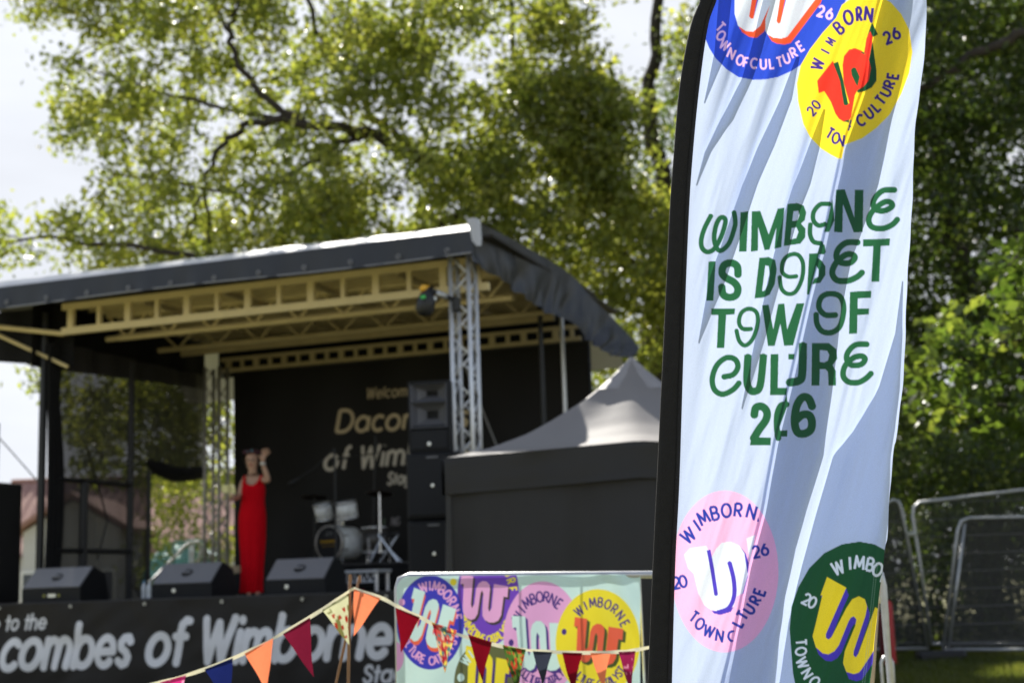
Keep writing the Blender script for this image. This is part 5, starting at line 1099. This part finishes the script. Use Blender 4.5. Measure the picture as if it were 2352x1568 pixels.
def inpoly(x, y, poly):
    ins = False; n = len(poly)
    for i in range(n):
        xa, ya = poly[i]; xb, yb = poly[(i+1) % n]
        if (ya > y) != (yb > y) and x < (xb-xa)*(y-ya)/(yb-ya)+xa: ins = not ins
    return ins
def clusters(poly, n, Y0, Y1, thr, seed, f=.0065):
    r = random.Random(seed); out = []; xs_ = [p[0] for p in poly]; ys_ = [p[1] for p in poly]; tries = 0
    while len(out) < n and tries < n*60:
        tries += 1; x = r.uniform(min(xs_), max(xs_)); y = r.uniform(min(ys_), max(ys_))
        if not inpoly(x, y, poly): continue
        Y = r.uniform(Y0, Y1); p = P(x, y, Y)
        if any(np.linalg.norm(np.cross(p-np.array([gx_, gy_, gz_]), np.array(sund))) < gr_ and (p-np.array([gx_, gy_, gz_])).dot(np.array(sund)) > 2.5 for gx_, gy_, gz_, gr_ in SUNGAPS): continue
        if noise.noise(Vector(p)*.75+Vector((seed, 0, 0)))+.35*noise.noise(Vector((x*f*2, y*f*2, seed))) < thr: continue
        out.append(p)
    return out
def limbs_mesh(b, limbs, n=8):
    pts = []
    for path, r0, r1 in limbs:
        P3 = smooth_path([P(*p) if len(p) == 3 else np.array(p[:3]) for p in path], 6); m = len(P3)
        for i in range(m): P3[i] = P3[i]+np.array([.05*math.sin(i*1.7), .05*math.sin(i*2.3+1), .04*math.sin(i*1.1)])*min(1, r0*8)
        rs = [.72*(r0+(r1-r0)*i/(m-1)) for i in range(m)]; b.tube(P3, rs, n); pts += [(p, q) for p, q in zip(P3, rs)]
    return pts
def twigs(b, pts, C_, seed, maxd=2.6, r=.016):
    pp = np.array([p for p, q in pts]); rr = random.Random(seed); pp2 = list(pp); order = sorted(range(len(C_)), key=lambda i: np.min(np.linalg.norm(pp-C_[i], axis=1)))
    arr = np.zeros((len(pp)+len(C_)*3, 3)); arr[:len(pp)] = pp; k = len(pp)
    for i in order:
        c = np.asarray(C_[i]); d = np.linalg.norm(arr[:k]-c, axis=1); j = int(np.argmin(d))
        if d[j] > maxd: continue
        a = arr[j].copy(); mid = (a+c)/2+np.array([rr.uniform(-1, 1), rr.uniform(-1, 1), rr.uniform(-.2, 1)])*d[j]*.16
        b.tube([a, mid, c], [r*(.8+d[j]*.5), r*.8, r*.35], 5, False); arr[k] = mid; arr[k+1] = c; k += 2
def tree(name, label, base, limbs, groups, leafm, seed, group=None, size=.16, n_per=46, rad=.34, colb=.5, twig=.013, maxd=2.8, aspect=.55):
    t = thing(name, label, 'tree', base, 0, group); off = np.array(base, float)
    b = MB(off); pts = limbs_mesh(b, limbs); C_ = [c for g_ in groups for c in g_]; twigs(b, pts, C_, seed, maxd, twig)
    b.build('trunk', 'bark', t, True)
    leaves('crown', C_, n_per, rad, size, leafm, t, off, seed=seed, colb=colb, aspect=aspect)
    return t
base = np.array([2.75, 27.5, 0])
crown1 = [(60, -260), (50, 40), (110, 130), (128, 210), (150, 330), (165, 430), (150, 520), (165, 570), (240, 640), (600, 620), (1100, 640), (1560, 760), (1700, 500), (1700, -260), (900, -330)]
spray = [(-230, 500), (-60, 470), (10, 455), (60, 490), (160, 500), (220, 560), (190, 615), (60, 610), (-40, 600), (-230, 640)]
low = [(-200, 800), (0, 800), (100, 815), (108, 880), (70, 895), (-30, 900), (-200, 940)]
behind = [(230, 780), (545, 780), (545, 1000), (500, 1120), (345, 1130), (330, 1090), (250, 1080), (190, 1000)]
behind2 = [(105, 780), (260, 780), (260, 1100), (190, 1100), (170, 960), (110, 890)]
rightpart = [(900, -260), (1650, -260), (1650, 800), (1330, 640), (900, 560)]
G = [clusters(crown1, 1080, 24, 28.0, -.04, 3), clusters([p for p in rightpart], 170, 23.5, 26.0, -.05, 5), clusters([(1180, 180), (1580, 120), (1580, 600), (1330, 540), (1130, 420)], 120, 23.2, 25.2, -.35, 15), clusters([(560, 420), (1150, 400), (1300, 560), (1100, 620), (560, 600)], 80, 23.4, 25, -.3, 16), clusters([(1290, 190), (1500, 160), (1520, 480), (1340, 470), (1270, 330)], 70, 23.4, 25.6, -9, 17), clusters(spray, 42, 23.5, 26.5, -.3, 8), clusters(low, 20, 24, 26.5, -.4, 9), clusters(behind, 130, 24, 29, -.1, 10), clusters(behind2, 34, 24, 28, -.2, 12),
     clusters([(1330, 740), (1560, 740), (1560, 1000), (1340, 1000)], 60, 24, 29, -.15, 13)]
L_ = [([(2.75, 27.5, -.2, 0), (2.7, 27.5, 2.5, 0), tuple(P(1500, 690, 27.4))+(0,)], .42, .33),
      ([(1500, 690, 27.4), (1440, 600, 27), (1330, 540, 26.5), (1150, 460, 26), (1000, 385, 25.5), (860, 312, 25.5), (760, 292, 25), (640, 277, 25), (560, 292, 25), (500, 350, 25), (467, 430, 25), (430, 540, 25)], .24, .03),
      ([(860, 312, 25.5), (790, 325, 25.3), (720, 372, 25), (640, 410, 25), (560, 450, 24.6)], .09, .03),
      ([(1000, 385, 25.5), (930, 330, 26), (830, 235, 26), (760, 130, 26), (705, 0, 26), (670, -180, 26)], .13, .05),
      ([(700, 285, 25), (600, 215, 25), (535, 120, 25), (530, 60, 25), (545, 0, 25), (540, -120, 25)], .10, .04), ([(535, 90, 25), (500, 25, 25.2), (480, -60, 25.2)], .06, .03),
      ([(1330, 540, 26.5), (1285, 400, 27), (1205, 250, 27), (1180, 90, 27), (1150, -180, 27)], .15, .06), ([(1500, 690, 27.4), (1530, 470, 28), (1490, 250, 28), (1510, 50, 28), (1490, -240, 28)], .28, .12),
      ([(1150, 460, 26), (900, 545, 25.2), (620, 590, 24.6), (320, 570, 24.2), (120, 548, 24.2), (-60, 560, 24.2)], .12, .025), ([(1500, 690, 27.4), (1640, 500, 27), (1720, 320, 27), (1800, 150, 27)], .2, .08),
      ([(467, 430, 25), (480, 520, 25), (470, 620, 25), (455, 760, 25.3), (430, 900, 25.5), (400, 1050, 25.8)], .05, .02), ([(620, 590, 24.6), (300, 700, 24.6), (100, 790, 24.8), (20, 830, 25)], .05, .015), ([(640, 277, 25), (480, 240, 25), (330, 200, 25), (180, 150, 25)], .07, .02), ([(560, 450, 24.6), (400, 420, 24.6), (260, 400, 24.6)], .05, .02), ([(1500, 690, 27.4), (1480, 800, 26.6), (1430, 880, 26.2)], .1, .04)]
tree('broadleaf_tree', 'large sunlit broadleaf tree with spreading limbs behind the stage roof', base, L_, G, 'leaf', 21, colb=.55)
# dark trees on the right
def big_tree(label, x, Y, polys, seed, n, colb=.35, m='leaf_dark', Y0=None, Y1=None, limbs=()):
    bs = np.array([x, Y, 0]); g_ = [clusters(pl, n, Y0 or Y-3, Y1 or Y+3, thr, seed+i) for i, (pl, thr) in enumerate(polys)]
    Lm = [([(x, Y, -.2, 0), (x+.1, Y, 2.5, 0), (x, Y, 6, 0), (x-.2, Y, 9.5, 0)], .4, .2)]+list(limbs)
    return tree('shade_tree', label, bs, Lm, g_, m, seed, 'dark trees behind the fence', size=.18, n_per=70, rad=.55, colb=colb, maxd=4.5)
p = P(2230, 900, 26.5)
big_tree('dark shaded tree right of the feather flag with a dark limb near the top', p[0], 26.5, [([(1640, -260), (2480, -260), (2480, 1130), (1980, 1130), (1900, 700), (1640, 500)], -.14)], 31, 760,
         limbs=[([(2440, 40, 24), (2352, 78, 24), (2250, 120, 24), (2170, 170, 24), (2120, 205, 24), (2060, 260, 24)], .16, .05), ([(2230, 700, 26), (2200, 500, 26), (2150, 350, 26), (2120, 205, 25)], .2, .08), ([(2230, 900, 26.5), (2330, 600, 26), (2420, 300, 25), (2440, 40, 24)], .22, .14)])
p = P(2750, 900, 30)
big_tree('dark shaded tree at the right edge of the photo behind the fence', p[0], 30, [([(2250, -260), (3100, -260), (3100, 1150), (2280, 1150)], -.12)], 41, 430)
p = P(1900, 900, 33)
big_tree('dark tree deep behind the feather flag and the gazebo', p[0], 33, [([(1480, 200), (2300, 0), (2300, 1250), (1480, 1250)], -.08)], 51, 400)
# nearer bright maple branch, its trunk beyond the right edge of the picture
bs = np.array([9.6, 17, 0]); g_ = []
for pl, n, thr, sd in (([(2290, 570), (2480, 540), (2480, 720), (2310, 690), (2270, 640)], 11, -.5, 61), ([(2100, 770), (2200, 720), (2300, 670), (2420, 680), (2440, 800), (2330, 830), (2240, 870), (2130, 880), (2085, 840)], 24, -.4, 62), ([(2090, 900), (2200, 880), (2250, 930), (2160, 960), (2090, 985)], 8, -.5, 63), ([(2290, 930), (2450, 880), (2450, 990), (2300, 1000)], 10, -.4, 64), ([(2440, 300), (3000, 100), (3000, 1000), (2440, 1000)], 60, -.2, 65)):
    g_.append(clusters(pl, n, 15.2, 17.2, thr, sd))
tree('maple_tree', 'bright green leafy branches reaching in from the right edge in front of the dark trees', bs, [([(9.6, 17, -.2, 0), (9.5, 17, 2, 0), (9.3, 16.8, 5, 0), (9.4, 16.8, 8, 0)], .2, .1), ([(9.45, 17, 2.6, 0), tuple(P(2450, 800, 16.4))+(0,), tuple(P(2280, 790, 16.2))+(0,), tuple(P(2130, 830, 16))+(0,)], .06, .015), ([(9.4, 16.9, 3.6, 0), tuple(P(2420, 620, 16.4))+(0,), tuple(P(2310, 620, 16.2))+(0,)], .05, .015), ([(9.45, 17, 2, 0), tuple(P(2420, 950, 16.4))+(0,), tuple(P(2160, 930, 16.2))+(0,)], .05, .012)], g_, 'leaf_maple', 66, size=.17, n_per=24, rad=.26, colb=.5, twig=.01, aspect=.75)
# shrubs and hedge behind the fence, bushes behind the stage
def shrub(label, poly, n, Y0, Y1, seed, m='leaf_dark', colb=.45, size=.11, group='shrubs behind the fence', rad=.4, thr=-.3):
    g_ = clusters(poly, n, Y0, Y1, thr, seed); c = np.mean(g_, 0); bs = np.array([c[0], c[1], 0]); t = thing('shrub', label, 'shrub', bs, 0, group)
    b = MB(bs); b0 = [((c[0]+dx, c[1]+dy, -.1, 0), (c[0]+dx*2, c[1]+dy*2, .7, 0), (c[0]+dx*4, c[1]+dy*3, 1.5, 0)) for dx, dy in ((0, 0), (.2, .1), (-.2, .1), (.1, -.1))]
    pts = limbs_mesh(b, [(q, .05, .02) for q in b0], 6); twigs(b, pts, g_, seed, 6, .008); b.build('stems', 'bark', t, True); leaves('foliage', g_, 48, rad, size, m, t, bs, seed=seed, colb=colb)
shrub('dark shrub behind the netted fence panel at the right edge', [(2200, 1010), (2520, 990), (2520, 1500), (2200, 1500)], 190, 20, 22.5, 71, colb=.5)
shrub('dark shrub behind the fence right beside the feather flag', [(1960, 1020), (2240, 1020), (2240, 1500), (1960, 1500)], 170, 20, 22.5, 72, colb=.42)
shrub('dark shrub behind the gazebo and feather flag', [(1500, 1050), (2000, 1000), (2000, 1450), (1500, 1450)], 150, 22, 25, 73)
shrub('green bush seen through the side opening of the stage', [(335, 1245), (400, 1230), (480, 1265), (470, 1330), (340, 1330)], 26, 24, 26, 74, 'leaf', .45, group='bushes behind the stage')
shrub('hanging yellow green branch tips in front of the pink roof seen through the side opening', [(350, 1085), (455, 1085), (450, 1150), (425, 1200), (395, 1225), (375, 1180)], 13, 22.5, 24, 75, 'leaf', .75, group='bushes behind the stage', rad=.3)
shrub('leafy bush seen in the gap between the rear truss and the backdrop', [(500, 1080), (548, 1080), (548, 1330), (500, 1330)], 14, 23, 26, 76, 'leaf', .7, group='bushes behind the stage', rad=.3)
# distant belt of trees that closes the horizon
r_ = np.random.default_rng(5); C_ = []
for i in range(900):
    a_ = r_.uniform(-62, 75); 
    C_.append((a_, 78+r_.uniform(0, 8), r_.uniform(.3, 5.0 if a_ < -12 else 9)*(0.6 if a_ < -22 else 1)))
tag(leaves('distant_wood', C_, 26, 2.2, .8, 'leaf_dark', None, (0, 0, 0), seed=81, colb=.5), 'dark belt of far trees closing the horizon', 'trees', None, 'stuff')

# ================================================================== house beyond the stage
HY = 52
def HZ(py, Y): return P(300, py, Y)[2]
ho = np.array([-15.5, HY, 0]); house = thing('house', 'pale bungalow with a pinkish tiled roof and white gable beyond the stage', 'house', ho)
xL, xR = P(-60, 1200, HY)[0], P(560, 1200, HY)[0]; zr = P(300, 1100, HY+4)[2]; ze = P(400, 1262, HY)[2]
b = MB(ho); b.box(((xL+xR)/2, HY+3.5, ze/2), (xR-xL-.4, 7, ze)); b.build('wall', 'white_wall', house)
nx, ny = 160, 40; xs_ = np.linspace(xL, xR, nx); Vv = []
for k in np.linspace(0, 1, ny):
    for x in xs_: Vv.append((x-ho[0], HY-.4+4.2*k-HY, ze-.1+(zr-ze+.1)*k+.05*abs(math.sin(k*60))+.03*math.sin(x*16)))
rf = grid_mesh('roof', np.array(Vv), nx, ny, 'roof_tile', house, None, False)
b = MB(ho); b.prism([(xL, HY+3.8, zr), (xL, HY+8, ze-.1), (xL, HY+8, ze-.2), (xL, HY+3.8, zr-.15)], (xR-xL, 0, 0)); b.build('roof_back', 'roof_tile', house)
b = MB(ho); b.tube([(xL, HY+3.8, zr+.02), (xR, HY+3.8, zr+.02)], .12, 8); b.build('ridge', 'roof_tile', rf)
gx0, gx1 = P(40, 1215, HY-3)[0], P(292, 1240, HY-3)[0]; gm_ = (gx0+gx1)/2; gz0 = P(60, 1222, HY-3)[2]; gz1 = P(165, 1142, HY-3)[2]
b = MB(ho); b.prism([(gx0+.2, HY-3, 0), (gx1-.2, HY-3, 0), (gx1-.2, HY-3, gz0), (gm_, HY-3, gz1-.1), (gx0+.2, HY-3, gz0)], (0, 3.1, 0)); b.build('gable_wall', 'white_wall', house)
for s0, s1 in ((gx0-.2, gm_), (gx1+.2, gm_)):
    b = MB(ho); b.prism([(s0, HY-3.3, gz0-.12), (s1, HY-3.3, gz1), (s1, HY-3.3, gz1+.18), (s0, HY-3.3, gz0+.06)], (0, 5.5, 0)); b.build('gable_roof', 'roof_tile', house)
for x in (gm_-1.2, gm_+1.0):
    b = MB(ho); b.box((x, HY-3.03, 1.5), (1.0, .08, 1.1)); wn = b.build('window', 'badge', house); b = MB(ho); b.box((x, HY-3.08, 1.5), (.86, .03, .96)); b.build('pane', 'glass', wn)
b = MB(ho); b.box((gm_, HY-3.05, .5), (gx1-gx0, .05, .08)); b.build('ledge', 'badge', house)
# teal awning and blue crate stack behind the stage
def awning(label, pl, Y, m, h):
    o = P(*pl[0], Y); o[2] = 0; t = thing('awning', label, 'awning', o, 0, 'small awnings behind the stage'); ps = [P(x, y, Y) for x, y in pl]; b = MB(o); b.prism(ps, (0, 1.2, .35)); b.build('canopy', m, t)
    for i in (0, -1):
        q = P(*pl[i], Y+.2); b = MB(o); b.tube([(q[0]+(.1 if i == 0 else -.1), q[1], 0), (q[0]+(.1 if i == 0 else -.1), q[1], q[2]-.02)], .03, 8); b.build('leg', 'galv', t)
awning('teal cloth awning seen through the side opening of the stage', [(318, 1345), (340, 1290), (368, 1285), (405, 1280), (440, 1285), (440, 1320)], 24, 'teal', 1)
awning('blue cloth awning beside the teal one, behind the handrail', [(398, 1335), (402, 1300), (440, 1292), (475, 1300), (475, 1330)], 24.6, 'blue', 1)

# ================================================================== grass
r_ = np.random.default_rng(9); N = 90000
gy = r_.uniform(13.0, 20.5, N); gx = r_.uniform(1.6, 9.5, N)*1.0; k_ = vnoise(gx*1.3, gy*1.3, 4); h_ = (.05+.05*r_.random(N))*(1+k_); an = r_.uniform(0, 6.28, N); wd = .006+.004*r_.random(N); le_ = r_.normal(size=(N, 2))*.03
p0 = np.stack([gx-wd*np.cos(an), gy-wd*np.sin(an), np.zeros(N)], 1); p1 = np.stack([gx+wd*np.cos(an), gy+wd*np.sin(an), np.zeros(N)], 1); p2 = np.stack([gx+le_[:, 0], gy+le_[:, 1], h_], 1)
V = np.stack([p0, p1, p2], 1).reshape(-1, 3); me = bpy.data.meshes.new('grass'); me.vertices.add(N*3); me.vertices.foreach_set('co', V.astype(np.float32).ravel()); me.loops.add(N*3); me.loops.foreach_set('vertex_index', np.arange(N*3, dtype=np.int32)); me.polygons.add(N); me.polygons.foreach_set('loop_start', np.arange(0, N*3, 3, dtype=np.int32)); me.update(calc_edges=True)
set_col(me, np.repeat(np.clip(.5+k_*.6+r_.normal(size=N)*.12, 0, 1), 3)[:, None]*np.ones(3)); tag(link('grass', me, 'grass'), 'short sunlit grass in front of the fence', 'grass', None, 'stuff')
